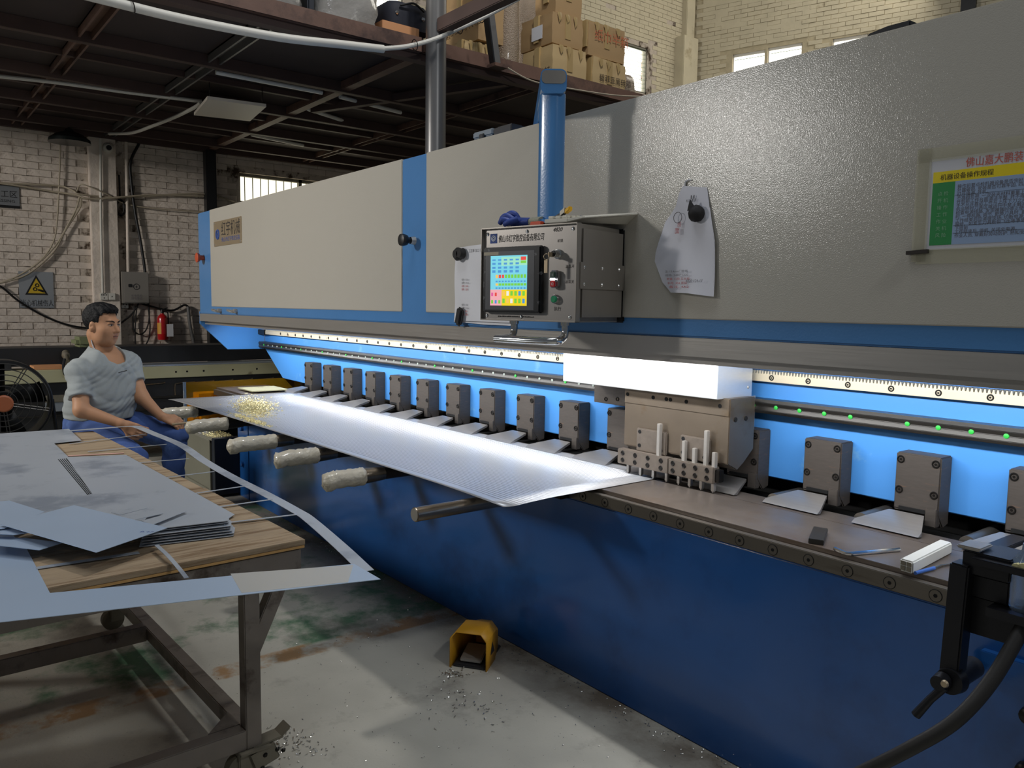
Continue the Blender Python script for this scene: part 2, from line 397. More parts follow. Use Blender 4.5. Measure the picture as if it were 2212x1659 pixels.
# ================================================================== mezzanine
YB = 3.19                                   # line of the main beam, wall post and round column
c0 = P(925, 200, y=YB); XM = c0.x           # round column
ZB = 3.300                                  # underside of the beams
ZD = 3.392                              # deck level
mez = thing('mezzanine', (XM, YB, ZB), 'rusty brown steel mezzanine over the far half of the hall', kind='structure')
MB().box(WX, XM, -0.9, 7.4, ZD-0.02, ZD).build('deck', 'dark_deck', mez, smooth=0)
def channel(mb, p0, p1, h, w, t=0.012, flip=1):
    """C section between two points, z = top"""
    p0, p1 = Vector(p0), Vector(p1); d = (p1-p0).normalized(); s = d.cross(Vector((0, 0, 1)))*flip
    up = Vector((0, 0, 1)); L = (p1-p0)/2; m = (p0+p1)/2
    mb.obox(m - up*h/2, L, s*t/2, up*h/2)
    mb.obox(m + s*w/2 - up*t/2, L, s*w/2, up*t/2); mb.obox(m + s*w/2 - up*(h-t/2), L, s*w/2, up*t/2); return mb
channel(MB(), (XM+0.02, -0.9, ZD), (XM+0.02, YB-.07, ZD), 0.098, 0.06, flip=-1).build('front_beam', 'rust_paint', mez, smooth=0)
channel(MB(), (XM+0.02, YB+.07, ZD), (XM+0.02, 7.4, ZD), 0.098, 0.06, flip=-1).build('front_beam', 'rust_paint', mez, smooth=0)
MB().box(XM-.10, XM-.02, -0.9, 7.4, ZD-.145, ZD-.098).build('front_flange', 'rust_joist', mez, smooth=0)
MB().box(WX+.2, XM, YB-.045, YB+.045, ZB+.002, ZB+.07).build('main_beam', 'rust_paint', mez, bevel=.006)
MB().box(XM+.17, -1.6, YB-.04, YB+.04, ZD+.012, ZD+.105).build('overhead_rail', 'rust_joist', mez, bevel=.006)
jx = [P(0, y, z=ZB-.0).x for y in (50, 144, 204, 251)]
xs = sorted(set([round(j, 2) for j in jx] + [WX+.1]))
for x in xs:
    channel(MB(), (x, -0.9, ZD-.022), (x, 7.4, ZD-.022), 0.085, 0.06, flip=-1).build('joist', 'rust_joist', mez, smooth=0)
for x in [(a+b)/2 for a, b in zip(xs, xs[1:])]:
    channel(MB(), (x, -0.9, ZD-.022), (x, 7.4, ZD-.022), 0.045, 0.04, flip=-1).build('purlin', 'rust_joist', mez, smooth=0)
for px, py in ((235, 2), (585, 35)):
    yy = (P(px, py, z=ZB+.06)).y
    MB().box(WX, XM, yy-.05, yy-.035, ZB+.008, ZB+.07).box(WX, XM, yy+.035, yy+.05, ZB+.008, ZB+.07).box(WX, XM, yy-.05, yy+.05, ZB+.06, ZB+.07).build('cross_beam', 'rust_paint' if px == 235 else 'grey_steel_post', mez, smooth=0)
for yy in (4.4, 5.7):
    MB().box(WX, XM, yy-.05, yy-.035, ZB+.012, ZB+.07).box(WX, XM, yy+.035, yy+.05, ZB+.012, ZB+.07).build('cross_beam', 'rust_paint', mez, smooth=0)
# diagonal tie seen behind the column
MB().beam((XM-.25, 4.1, ZB+.02), (XM-2.2, 3.3, ZB+.02), .06, .06).build('brace', 'rust_joist', mez)
MB().box(WX+.02, WX+.14, YB-.06, YB+.06, 0, ZB).build('wall_post', 'black_post', mez, bevel=.008)
co = MB().lathe((XM+.10, YB, 0), (XM+.10, YB, 7.2), [(0, .073), (1, .073)], 28).lathe((XM+.10, YB, 0), (XM+.10, YB, .02), [(0, .14), (1, .14)], 20)
col_o = co.build('steel_column', 'grey_steel_post'); tag(col_o, 'round grey steel column rising beside the mezzanine edge', 'column')
# grey raking brace from the beam up past the cartons
t = thing('raking_brace', P(1080, 140, x=XM+.06), 'grey steel angle brace leaning on the mezzanine edge beam', 'brace')
a = P(1075, 138, x=XM+.08); b = P(1050, -60, x=XM+.08)
MB().beam(a, b, .05, .012, up=(1, 0, 0)).build('flange', 'grey_steel_post', t); MB().beam(a+Vector((-.03, -.028, 0)), b+Vector((-.03, -.028, 0)), .012, .06, up=(1, 0, 0)).build('web', 'black_post', t)
MB().obox(a+Vector((0, 0, -.02)), (.05, 0, 0), (0, .06, 0), (0, 0, .012)).build('foot_plate', 'rust_paint', t)
# tubes coloured near white to stand for lit strips under the deck
for i, (p0, p1) in enumerate((((466, 156), (696, 200)), ((734, 209), (866, 243)), ((543, 291), (655, 314)), ((664, 235), (745, 262)))):
    zz = ZB+.035; A = P(*p0, z=zz); B = P(*p1, z=zz)
    e = MB().cyl(A, B, .018, 10).build('pale_tube', 'tube_white'); tag(e, ['pale tube under the deck just past the front joists', 'pale tube under the deck behind the round column', 'pale tube under the deck close to the wall post', 'short pale tube under the deck beside the main beam'][i], 'tube')
# ================================================================== grooving machine
mat('blue_paint', S(76, 130, 186), 0.28, var=0.10, vscale=3, bump=0.05, bscale=130, coat=0.3)
mat('shaded_blue', S(30, 82, 146), 0.22, var=0.12, vscale=2.0, bump=0.03, bscale=90, coat=0.4, col2=S(22, 62, 114), c2scale=1.4, c2lo=0.52, c2hi=0.7)  # blue paint darkened for the base, its shade put into the colour
mat('sky_paint', S(72, 138, 206), 0.4, var=0.05, vscale=3, col2=S(120, 170, 205), c2scale=5, c2lo=0.62, c2hi=0.74)
def orange_peel(name, col):
    m = mat(name, col, 0.16, var=0.03, vscale=1.5, spec=0.6)
    nt = m.node_tree; N = nt.nodes; L = nt.links; b = N['Principled BSDF']
    tc = N.new('ShaderNodeTexCoord'); n = N.new('ShaderNodeTexNoise'); n.inputs['Scale'].default_value = 300; n.inputs['Detail'].default_value = 1.5
    L.new(tc.outputs['Object'], n.inputs['Vector']); bp = N.new('ShaderNodeBump'); bp.inputs['Strength'].default_value = 0.16; bp.inputs['Distance'].default_value = 0.003
    L.new(n.outputs['Fac'], bp.inputs['Height']); L.new(bp.outputs[0], b.inputs['Normal'])
orange_peel('beige_paint', S(184, 179, 168))
mat('brushed_steel', S(184, 179, 172), 0.32, metal=0.65, var=0.05, vscale=7, stretch=(0.6, 3, 40), rvar=0.04)
mat('bright_steel', S(214, 214, 212), 0.36, metal=0.7, var=0.05, vscale=9, stretch=(0.4, 4, 14))
mat('table_steel', S(112, 102, 94), 0.40, metal=0.65, var=0.15, vscale=5, col2=S(102, 80, 60), c2scale=2.6, c2lo=0.52, c2hi=0.74, rvar=0.12)
mat('bar_steel', S(112, 106, 98), 0.36, metal=0.75, var=0.12, vscale=8, stretch=(0.6, 3, 6), col2=S(86, 78, 68), c2scale=4, c2lo=.55, c2hi=.75)
mat('dark_oxide', S(82, 76, 71), 0.5, metal=0.5, var=0.2, vscale=30, stretch=(1, 1, 6), col2=S(122, 92, 70), c2scale=9, c2lo=0.60, c2hi=0.70)
mat('bolt_black', S(44, 42, 40), 0.35, metal=0.8)
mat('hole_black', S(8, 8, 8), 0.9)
mat('claw_steel', S(158, 154, 150), 0.36, metal=0.75, var=0.1, vscale=14, stretch=(1, 6, 1))
mat('rack_steel', S(196, 184, 158), 0.5, metal=0.25, var=0.1, vscale=8, col2=S(150, 110, 40), c2scale=11, c2lo=0.66, c2hi=0.72)
mat('grease', S(24, 24, 28), 0.3, var=0.3)
mat('rail_steel', S(58, 56, 53), 0.38, metal=0.7, var=0.2, vscale=12, stretch=(0.2, 3, 20))
mat('shaft_steel', S(110, 106, 100), .3, metal=.75, var=.1)
mat('green_cap', S(40, 170, 60), 0.5, emit=S(40, 170, 60), estr=0.02)  # plastic caps given a faint glow of their own colour
mat('grey_cap', S(150, 158, 148), 0.4)
mat('rod_steel', S(150, 136, 118), 0.25, metal=0.9, var=0.2, vscale=7)
mat('rod_dark', S(48, 42, 38), 0.5, metal=0.3, var=0.3)
mat('foam_wrap', S(190, 182, 164), 0.4, var=0.12, vscale=20, bump=0.6, bscale=45, coat=0.5)
mat('orange_knob', S(190, 84, 52), 0.4)
mat('black_plastic', S(26, 26, 27), 0.4, bump=0.02)
mat('plate_brass', S(178, 160, 132), 0.38, metal=0.6, var=0.1)
mat('ink', S(48, 44, 42), 0.7)
mat('ink_blue', S(58, 84, 150), 0.6)
mat('tool_steel', S(122, 110, 96), 0.42, metal=0.8, var=0.12, vscale=9, col2=S(112, 92, 68), c2scale=4, c2lo=0.55, c2hi=0.7)
mat('dull_tool', S(126, 116, 106), 0.5, metal=0.7, var=0.2, vscale=40)
mat('orange_dot', S(200, 110, 40), 0.5)
XL, XR = -7.15, 0.9           # far end, near end (out of the frame)
YF = 2.146; YH = 2.19; YBK = 2.76; ZT = 0.797
HT = 1.5 + 0.3465*YH; HB = 1.403; BB = 1.466
mc = thing('grooving_machine', ((XL+XR)/2, 2.6, 0), 'long blue and beige sheet metal grooving machine', 'machine')
# --- base
bx0 = -5.92
MB().prism([(2.15, 0.0), (2.15, 0.735), (2.95, 0.735), (2.95, 0)], bx0, XR, 'x').build('base_body', 'shaded_blue', mc, bevel=.004)
MB().box(bx0-.20, bx0-.06, 2.20, 2.9, 0, .735).build('end_pedestal', 'blue_paint', mc, bevel=.004)
ft = MB().box(bx0-.24, bx0-.02, 2.152, 2.19, 0, .70).build('mounting_strip', 'shaded_blue', mc, bevel=.002)
for z in (.26, .40, .54): MB().lathe((bx0-.13, 2.152, z), (bx0-.13, 2.128, z), [(0, .022), (.8, .020), (1, .012)], 14).build('bolt', 'shaded_blue', ft)
MB().box(bx0-.26, bx0-.20, 2.16, 2.4, 0.0, .12).build('foot', 'blue_paint', mc, bevel=.01)
# near end column strip with bolt holes
ns = MB().box(-0.78, -0.50, 2.128, 2.16, 0, .66).build('mounting_strip', 'shaded_blue', mc, bevel=.002)
for z in (.12, .26, .40, .54): MB().lathe((-.66, 2.13, z), (-.66, 2.105, z), [(0, .022), (.8, .020), (1, .012)], 14).build('bolt', 'bolt_black', ns)
# --- table plate with its groove, front bar and screws
MB().box(-6.75, XR, 2.176, 2.482, ZT-.05, ZT).box(-6.75, XR, 2.4845, 2.60, ZT-.05, ZT-.0006).build('table_plate', 'table_steel', mc, bevel=.0012)
fb = MB().box(-6.7, XR, YF, 2.174, .738, .783).build('front_bar', 'bar_steel', mc, bevel=.002)
sm = MB().lathe((0, 0, 0), (0, -.0012, 0), [(0, .0165), (1, .0165)], 24)
scr = sm.mesh('screw'); scr.materials.append(M['bar_steel'])
ring = MB().torus((0, -.0006, 0), (0, 1, 0), .0165, .0009, 24, 6).cyl((0, -.0005, 0), (0, -.0016, 0), .0055, 6).mesh('socket'); ring.materials.append(M['hole_black'])
for i in range(-3, 16):
    x = -2.25 + .1225*i
    s_ = share('screw', scr, fb, Matrix.Translation((x, YF, .759))); share('socket', ring, s_, Matrix.Translation((x, YF-.0006, .759)))
MB().box(-2.5, -2.33, 2.10, 2.16, .735, .765).build('stop_block', 'hole_black', mc, bevel=.004)
MB().box(-6.7, XR, 2.605, 2.945, .735, .748).build('gap_shade_plate', 'hole_black', mc)  # black plate added to stand in for the dark gap behind the table
# rear cross shafts between the clamps (dark, running away from the table)
CX0, CST = -1.553 - .343*14, .3436
cxs = [-1.553 + CST*k for k in range(-13, 4)]
for x in cxs:
    MB().cyl((x+.195, 2.61, .787), (x+.195, 2.94, .787), .027, 18).build('cross_shaft', 'shaft_steel', mc)
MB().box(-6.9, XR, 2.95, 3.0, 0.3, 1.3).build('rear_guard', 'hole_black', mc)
# --- light blue beam, its end
MB().prism([(-7.15, 1.42), (XR, 1.42), (XR, .838), (-6.26, .838), (-6.74, .845), (-7.14, 1.085)], YBK, YBK+.10, 'y').build('upper_beam', 'sky_paint', mc, bevel=.004)
MB().prism([(YH, 1.42), (YH, 1.315), (2.425, 1.085), (YBK, 1.085), (YBK, 1.42)], XL-.02, XL, 'x').build('end_plate', 'sky_paint', mc)
# --- rack with teeth, rail with caps
rk = MB().box(-7.12, XR, 2.71, 2.745, 1.222, 1.252).build('gear_rack', 'rack_steel', mc, bevel=.001)
tm = MB(); x = -7.1; zt = 1.252
while x < XR:
    tm.prism([(x, zt), (x+.0024, zt+.0115), (x+.0062, zt+.0115), (x+.0086, zt)], 2.712, 2.742, 'y'); x += .0126
tag(tm.build('rack_teeth', 'rack_steel', rk, smooth=0), kind='stuff')
MB().box(-7.12, XR, 2.738, 2.75, 1.2515, 1.2645).build('grease_line', 'grease', rk)
bm_ = MB().torus((0, 0, 0), (0, 1, 0), .0085, .0026, 20, 6).cyl((0, .0, 0), (0, -.002, 0), .0035, 6).mesh('bolt'); bm_.materials.append(M['bolt_black'])
for k in range(-34, 10): share('bolt', bm_, rk, Matrix.Translation((-1.33 + .1565*k, 2.7095, 1.239)))
MB().box(-7.16, -7.0, 2.70, 2.75, 1.215, 1.262).build('end_stop', 'bolt_black', rk, bevel=.004)
gr = MB().prism([(2.70, 1.098), (2.694, 1.11), (2.700, 1.125), (2.694, 1.14), (2.70, 1.153), (2.76, 1.153), (2.76, 1.098)], -7.13, XR, 'x').build('guide_rail', 'rail_steel', mc, bevel=.0015)
cg = MB().lathe((0, 0, 0), (0, -.004, 0), [(0, .0085), (.6, .008), (1, .005)], 14).mesh('cap'); cg.materials.append(M['green_cap'])
cw = MB().lathe((0, 0, 0), (0, -.003, 0), [(0, .0075), (.6, .007), (1, .004)], 12).mesh('cap'); cw.materials.append(M['grey_cap'])
for k in range(-51, 13):
    x = -1.867 + .1008*k
    if k == 5: continue
    share('cap', cg if (x > -1.9 or k % 4 == 1) else cw, gr, Matrix.Translation((x, 2.6985, 1.1265)))
# --- support rods towards the aisle
RZ = 0.752
wrap_r = random.Random(5)
for i, (px, py) in enumerate(((335, 895), (400, 922), (490, 963), (592, 993), (697, 1040), (895, 1112))):
    tip = P(px, py, z=RZ); L0 = 2.2
    if i == 5:
        rd = MB().lathe((tip.x, tip.y, RZ), (tip.x, L0, RZ), [(0, .022), (.004, .0265), (1, .0265)], 24).build('support_rod', 'rod_steel', mc)
        MB().lathe((tip.x, tip.y, RZ), (tip.x, tip.y-.001, RZ), [(0, .0235), (1, .0235)], 24).build('end_cap', 'brushed_steel', rd)
        continue
    rd = MB().cyl((tip.x, tip.y+.02, RZ), (tip.x, L0, RZ), .0265, 20).build('support_rod', 'rod_dark', mc)
    wl_ = (.27, .25, .26, .22, .19)[i]
    rings = []; n = 20; m = 16
    for k in range(m+1):
        t = k/m; rr = .040 if 0 < t else .0
        rr = .039*min(1, math.sqrt(max(0, 1-(1-min(1, t/.12))**2))+.18)
        rings.append([Vector((tip.x + (rr+wrap_r.uniform(-.0035, .0035))*math.cos(2*PI*j/n), tip.y + wl_*t + wrap_r.uniform(-.003, .003), RZ + (rr+wrap_r.uniform(-.0035, .0035))*math.sin(2*PI*j/n) - (.006 if t < .2 else 0))) for j in range(n)])
    MB().loft(rings).build('foam_sleeve', 'foam_wrap', rd, smooth=80)
    MB().lathe((tip.x, tip.y+wl_-.01, RZ), (tip.x, tip.y+wl_+.10, RZ), [(0, .036), (.5, .033), (1, .029)], 18).build('tape', 'rod_dark' if i < 2 else 'rod_steel', rd)
# --- clamps
def clamp(x, first):
    """press claw: x = left edge of the block; block .147 wide"""
    c = MB().prism([(2.68, .838), (2.68, 1.031), (YBK, 1.031), (YBK, .80), (2.72, .79)], x, x+.147, 'x').build('clamp_block', 'dark_oxide', mc, bevel=.004) if first is None else share('clamp_block', first[0], mc, Matrix.Translation((x-first[4], 0, 0)))
    d = x if first is None else first[4]
    if first is None:
        foot = MB().add([(d-.004, 2.66, .836), (d+.112, 2.66, .836), (d+.165, 2.530, .813), (d+.165, 2.508, .801), (d-.055, 2.508, .801), (d-.055, 2.530, .813),
                         (d-.004, 2.66, .824), (d+.112, 2.66, .824), (d+.165, 2.530, .799), (d-.055, 2.530, .799)],
                        [(0, 1, 2, 5), (5, 2, 3, 4), (0, 6, 7, 1), (1, 7, 8, 2), (2, 8, 3), (5, 4, 9), (0, 5, 9, 6), (6, 9, 8, 7), (9, 4, 3, 8)]).build('claw_plate', 'claw_steel', c, bevel=.0008)
        lug = MB().box(d+.108, d+.145, 2.672, 2.70, .80, .86).build('lug', 'dark_oxide', c, bevel=.002)
        slot = MB().box(d+.02, d+.118, 2.674, 2.682, .838, .85).build('slot', 'hole_black', c)
        bl = MB().torus((0, 0, 0), (0, 1, 0), .0105, .0028, 20, 6).cyl((0, 0, 0), (0, -.0015, 0), .0045, 6).mesh('bolt'); bl.materials.append(M['bolt_black'])
        first = (c.data, foot.data, lug.data, slot.data, d, bl)
    else:
        for nm, me in (('claw_plate', first[1]), ('lug', first[2]), ('slot', first[3])): share(nm, me, c, Matrix.Translation((x-d, 0, 0)))
    for (a, z) in ((.016, 1.008), (.130, 1.008), (.016, .905), (.130, .905)): share('bolt', first[5], c, Matrix.Translation((x+a, 2.679, z)))
    return first
first = None
for k in range(-13, 4):
    x = -1.627 + CST*k
    if -6.12 < x: first = clamp(x, first)
# --- hood
MB().prism([(YH, HB), (YH, HT), (2.85, HT), (2.85, HB)], XL, XR, 'x').build('hood', 'blue_paint', mc, bevel=.006)
pxs = ((P(456, 550, y=YH).x, P(869.8, 550, y=YH).x), (P(922, 550, y=YH).x, XR))
for a, b in pxs: MB().box(a, b, YH-.006, YH+.01, BB, HT+.001).build('cover_panel', 'beige_paint', mc, bevel=.003)
# lip: front face and the return set back below it
MB().prism([(YH-.004, HB-.001), (YH-.004, 1.338), (YH+.004, 1.338), (YH+.04, 1.338), (YH+.04, 1.31), (YH+.05, 1.31), (YH+.05, 1.35), (YH+.05, HB-.001)], XL, XR, 'x').build('steel_lip', 'brushed_steel', mc)
MB().box(-7.0, XR, 2.27, 2.33, 1.345, 1.38).build('lamp_housing', 'brushed_steel', mc)
# nameplate
a, b = P(464, 479, y=YH), P(524.5, 523, y=YH); z0, z1 = b.z-.005, a.z-.005
npl = MB().box(a.x, b.x, YH-.010, YH-.006, z0, z1).build('nameplate', 'plate_brass', mc)
W_ = b.x-a.x; H_ = z1-z0
text('lettering', '红宇机械', H_*.62, FACE_FRONT((a.x+W_*.29, YH-.0106, z0+H_*.42)), 'ink', npl, width=W_*.66)
text('lettering', '佛山市红宇数控设备', H_*.2, FACE_FRONT((a.x+W_*.29, YH-.0106, z0+H_*.16)), 'ink_blue', npl, width=W_*.66)
MB().torus((a.x+W_*.155, YH-.0105, z0+H_*.47), (0, 1, 0), H_*.17, .008, 28, 6).torus((a.x+W_*.165, YH-.0105, z0+H_*.45), (0, 1, 0), H_*.08, .006, 20, 6).build('emblem', 'ink_blue', npl)
for (xx, zz) in ((a.x+.02, z0+.014), (b.x-.02, z0+.014), (a.x+.02, z1-.014), (b.x-.02, z1-.014)): MB().lathe((xx, YH-.01, zz), (xx, YH-.014, zz), [(0, .007), (1, .004)], 10).build('rivet', 'brushed_steel', npl)
# knobs and eye bolts
q = P(895, 520, y=YH)
MB().lathe((q.x, YH, q.z), (q.x, YH-.085, q.z), [(0, .018), (.3, .018), (.31, .014), (.45, .016), (.55, .026), (.8, .032), (.95, .030), (1, .016)], 22).build('knob', 'black_plastic', mc)
MB().lathe((q.x, YH, q.z), (q.x, YH-.025, q.z), [(0, .022), (1, .018)], 18).build('knob_collar', 'brushed_steel', mc)
q = P(440, 557, y=YH)
MB().lathe((q.x, YH, q.z), (q.x, YH-.065, q.z), [(0, .02), (.45, .022), (.6, .035), (.9, .042), (1, .03)], 18).build('knob', 'orange_knob', mc)
for px, py in ((478, 671), (512, 672)):
    q = P(px, py, y=YH)
    e = MB().cyl((q.x, YH, q.z), (q.x, YH-.03, q.z), .016, 12).build('eye_bolt', 'brushed_steel', mc)
    MB().torus((q.x-.02, YH-.045, q.z), (.3, .2, 1), .026, .006, 20, 6).build('ring', 'brushed_steel', e)
# ================================================================== tool carriage
YC = 2.46
ca = thing('tool_carriage', (-2.2, 2.6, .80), 'bright steel tool carriage riding the rail, with a rack of planing tools', 'carriage')
x0, x1 = -1.110*YC, -.758*YC
cov = MB().box(x0, x1, YC, 2.68, 1.162, 1.318).build('cover', 'bright_steel', ca, bevel=.002)
MB().lathe((x1, 2.655, 1.20), (x1+.004, 2.655, 1.20), [(0, .007), (1, .004)], 12).build('screw', 'brushed_steel', cov)
YTB = 2.50; bx0_, bx1_ = -.950*YTB, -.733*YTB
body = MB().prism([(YTB, 1.165), (YTB, .915), (2.56, .885), (2.60, .91), (2.66, .96), (2.66, 1.165)], bx0_, bx1_, 'x').build('tool_block', 'tool_steel', ca, bevel=.003)
MB().box(bx0_+.002, bx1_-.002, YTB-.003, YTB+.004, 1.098, 1.163).build('upper_plate', 'tool_steel', body, bevel=.001)
for fx in (.035, .30, .43, .47, .62, .92):
    MB().lathe((bx0_+(bx1_-bx0_)*fx, YTB-.0035, 1.135), (bx0_+(bx1_-bx0_)*fx, YTB-.005, 1.135), [(0, .008), (1, .008)], 16).build('socket', 'hole_black', body)
lp = MB().box(P(1285, 850, y=2.66).x, bx0_+.02, 2.655, 2.70, 1.054, 1.165).build('slide_plate', 'dark_oxide', ca, bevel=.002)
for px in (1309, 1334):
    q = P(px, 862, y=2.655); MB().torus((q.x, 2.654, q.z), (0, 1, 0), .008, .0025, 16, 6).build('bolt', 'bolt_black', lp)
rp = MB().box(bx1_-.03, x1+.004, 2.66, 2.70, 1.03, 1.165).build('slide_plate', 'brushed_steel', ca, bevel=.002)
for q in ((bx1_+.004, 2.535, 1.085), (bx1_+.004, 2.60, 1.085)): MB().cyl(q, (q[0]-.01, q[1], q[2]), .009, 14).build('socket', 'hole_black', body)
# tool holder bars with screws and tools
YTO = 2.462
hx = [bx0_, (bx0_+bx1_)/2+.012, bx1_-.035]
zt0, zt1 = .838, .902
for i in (0, 1):
    hb = MB().prism([(YTO, zt0), (YTO, zt1), (YTB, zt1), (YTB, zt0)], hx[i]+.001, hx[i+1]-.001, 'x').build('tool_holder', 'dull_tool', ca, bevel=.003)
    wv = (hx[i+1]-hx[i])/4
    for j in range(4):
        xx = hx[i] + wv*(j+.55)
        for zz in (.886, .856):
            MB().torus((xx-.006, YTO-.0005, zz), (0, 1, 0), .0085, .0022, 18, 6).cyl((xx-.006, YTO-.0004, zz), (xx-.006, YTO-.0012, zz), .007, 12).build('set_screw', 'bolt_black', hb)
        tb = MB().box(xx+.006, xx+.02, YTO+.012, YTO+.027, .806, zt0+.01).prism([(xx+.007, .808), (xx+.019, .808), (xx+.013, .7985)], YTO+.013, YTO+.026, 'y').build('cutting_tool', 'claw_steel', hb, bevel=.001)
MB().box(hx[2]-.002, hx[2]+.02, YTO+.01, YTB, .845, .893).build('side_lug', 'bolt_black', ca, bevel=.002)
# clamp plates and the tall shanks behind the holders
for (a, b, c, d) in ((1379, 923, 1442, 985), (1473, 938, 1535, 1000)):
    A, B = P(a, b, y=YTB), P(c, d, y=YTB)
    pl = MB().box(A.x, B.x, YTB-.012, YTB, B.z, A.z).build('clamp_plate', 'dull_tool', ca, bevel=.004)
    for (u, v) in ((.12, .85), (.12, .25), (.85, .2)): MB().cyl((A.x+(B.x-A.x)*u, YTB-.0125, B.z+(A.z-B.z)*v), (A.x+(B.x-A.x)*u, YTB-.014, B.z+(A.z-B.z)*v), .008, 14).build('socket', 'hole_black', pl)
for (px, t_) in ((1426, 915), (1480, 952), (1502, 968), (1528, 930), (1545, 977)):
    A = P(px, t_, y=YTB-.02); MB().box(A.x-.008, A.x+.008, YTB-.03, YTB-.013, .89, A.z).build('tool_shank', 'brushed_steel', ca, bevel=.0015)
# ================================================================== grooved sheet on the machine
mat('sheet_steel', S(200, 201, 204), 0.33, metal=0.62, var=0.04, vscale=2)
mat('plate_film', S(186, 192, 200), 0.36, metal=0.35, var=0.05, vscale=2.5, col2=S(150, 158, 170), c2scale=3)
mat('plate_blue', S(186, 204, 226), 0.32, metal=0.35, var=0.05, vscale=3)
mat('gold_chip', S(240, 226, 168), 0.3, metal=0.35)
mat('silver_chip', S(200, 198, 190), 0.25, metal=0.9)
def grooved_sheet():
    xa, xb, ya, yb = -6.02, -2.180, 1.59, 2.575
    prof = []; y = ya
    while y < yb:
        prof += [(y, 0.0)]
        if ya+.03 < y < 2.47: prof += [(y+.0120, 0), (y+.0150, -.0021), (y+.0180, 0)]
        y += .0195
    prof.append((yb, 0)); nx = 36; vs = []; fs = []
    for i in range(nx+1):
        x = xa + (xb-xa)*i/nx
        for (y, dz) in prof:
            y0s = 1.605 + .105*max(0, (x+6.02)/3.84)**.55; y2 = y0s + (y-ya)*(yb-y0s)/(yb-ya)      # front edge runs slightly askew
            u = max(0, (x+2.7)/.52); v = max(0, (1.95-y2)/.25)
            xx = x - (.03*max(0, (1.76-y2)/.06)**2 if i == nx and y2 < 1.76 else 0)
            z = ZT + .003 + (dz if i < nx else 0) - .010*u**2*v**1.5
            y = y2
            vs.append((xx, y, z))
    n = len(prof)
    for i in range(nx):
        for j in range(n-1): fs.append((i*n+j, (i+1)*n+j, (i+1)*n+j+1, i*n+j+1))
    o = MB().add(vs, fs).build('grooved_sheet', 'sheet_steel', smooth=8, solid=.0012)
    tag(o, 'shiny steel sheet scored with parallel grooves lying on the machine table', 'metal sheet')
grooved_sheet()
def chips(name, mb_pts, n, material, label, cat, size=.012, seed=2, zfun=None):
    """scatter of small curled shavings: uncountable"""
    r = random.Random(seed); mb = MB()
    for _ in range(n):
        x, y, z = mb_pts(r); a = r.uniform(0, PI); R = size*r.uniform(.3, 1); w = size*.16; seg = 4; arc = r.uniform(.8, 2.6); tl = r.uniform(-.5, .9)
        vs = []
        for k in range(seg+1):
            t = arc*(k/seg-.5); q = Vector((R*math.sin(t), 0, R*(1-math.cos(t))*.6)); d = Vector((0, w, w*tl))
            for sgn in (-1, 1):
                p = q + d*sgn; vs.append((x + p.x*math.cos(a) - p.y*math.sin(a), y + p.x*math.sin(a) + p.y*math.cos(a), z + p.z + w*abs(tl)))
        mb.add(vs, [(2*k, 2*k+2, 2*k+3, 2*k+1) for k in range(seg)])
    return tag(mb.build(name, material, smooth=60), label, cat, kind='stuff')
def gold_pts(r):
    while True:
        u, v = r.gauss(0, 1), r.gauss(0, 1)
        if r.random() < .8:
            c = P(548 + u*20, 880 + v*10 + u*1.5, z=ZT+.0035)
        else: c = P(543 + u*18, 908 + u*6 + v*2.0, z=ZT+.0035)
        if 1.62 < c.y < 2.5: return c.x, c.y, ZT+.004
chips('gold_shavings', gold_pts, 3200, 'gold_chip', 'patch of curled golden shavings on the grooved sheet', 'shavings', .014)

# ================================================================== control pendant
mat('stainless', S(158, 152, 144), 0.36, metal=0.65, var=0.08, vscale=10, stretch=(1, 1, 0.12), rvar=0.06)
mat('ivory_label', S(170, 160, 140), .6)
mat('panel_grey', S(160, 155, 150), 0.34, metal=0.75, var=0.08, vscale=12)
mat('chrome', S(220, 220, 218), 0.12, metal=1.0)
mat('bezel', S(22, 22, 24), 0.35, var=0.4, vscale=25, col2=S(90, 90, 92), c2scale=30, c2lo=0.60, c2hi=0.62)
mat('film_grey', S(92, 92, 94), 0.3, var=0.15, vscale=9)
PA = math.radians(12.5); pu = Vector((math.cos(PA), math.sin(PA), 0)); pn = Vector((math.sin(PA), -math.cos(PA), 0)); pz = Vector((0, 0, 1))
KP = 1.106; A0 = P(1243, 697, y=1.70*KP); PW, PH, PD = .396, .309, .285   # drawn at KP = 1
pe = thing('control_pendant', A0 - (pu*PW/2 + pn*PD/2)*KP, 'stainless control box with colour touch screen hanging from a blue arm', 'control panel')
def Q(u, v, w=0.0):
    """point on the pendant: u from the left, v up, w out of the face"""
    return A0 + (pu*(u-PW) + pz*v + pn*w)*KP
def QF(u, v, w=0.0): return frame(Q(u, v, w), pu, pz)
def qbox(u0, u1, v0, v1, w0, w1, name, material, parent, bevel=0.0, seg=2):
    return MB().obox(Q((u0+u1)/2, (v0+v1)/2, (w0+w1)/2), pu*KP*(u1-u0)/2, pz*KP*(v1-v0)/2, pn*KP*(w1-w0)/2).build(name, material, parent, bevel=bevel, seg=seg)
def qpx(px, py):
    d = CM @ Vector((px-IW/2, -(py-IH/2), -FPX)); t = (A0-CAM).dot(pn)/d.dot(pn); q = CAM + d*t
    return ((q-A0).dot(pu)+PW, (q-A0).z)
cs = qbox(0, PW, 0, PH, -PD, -.018, 'case', 'stainless', pe, bevel=.018, seg=4)
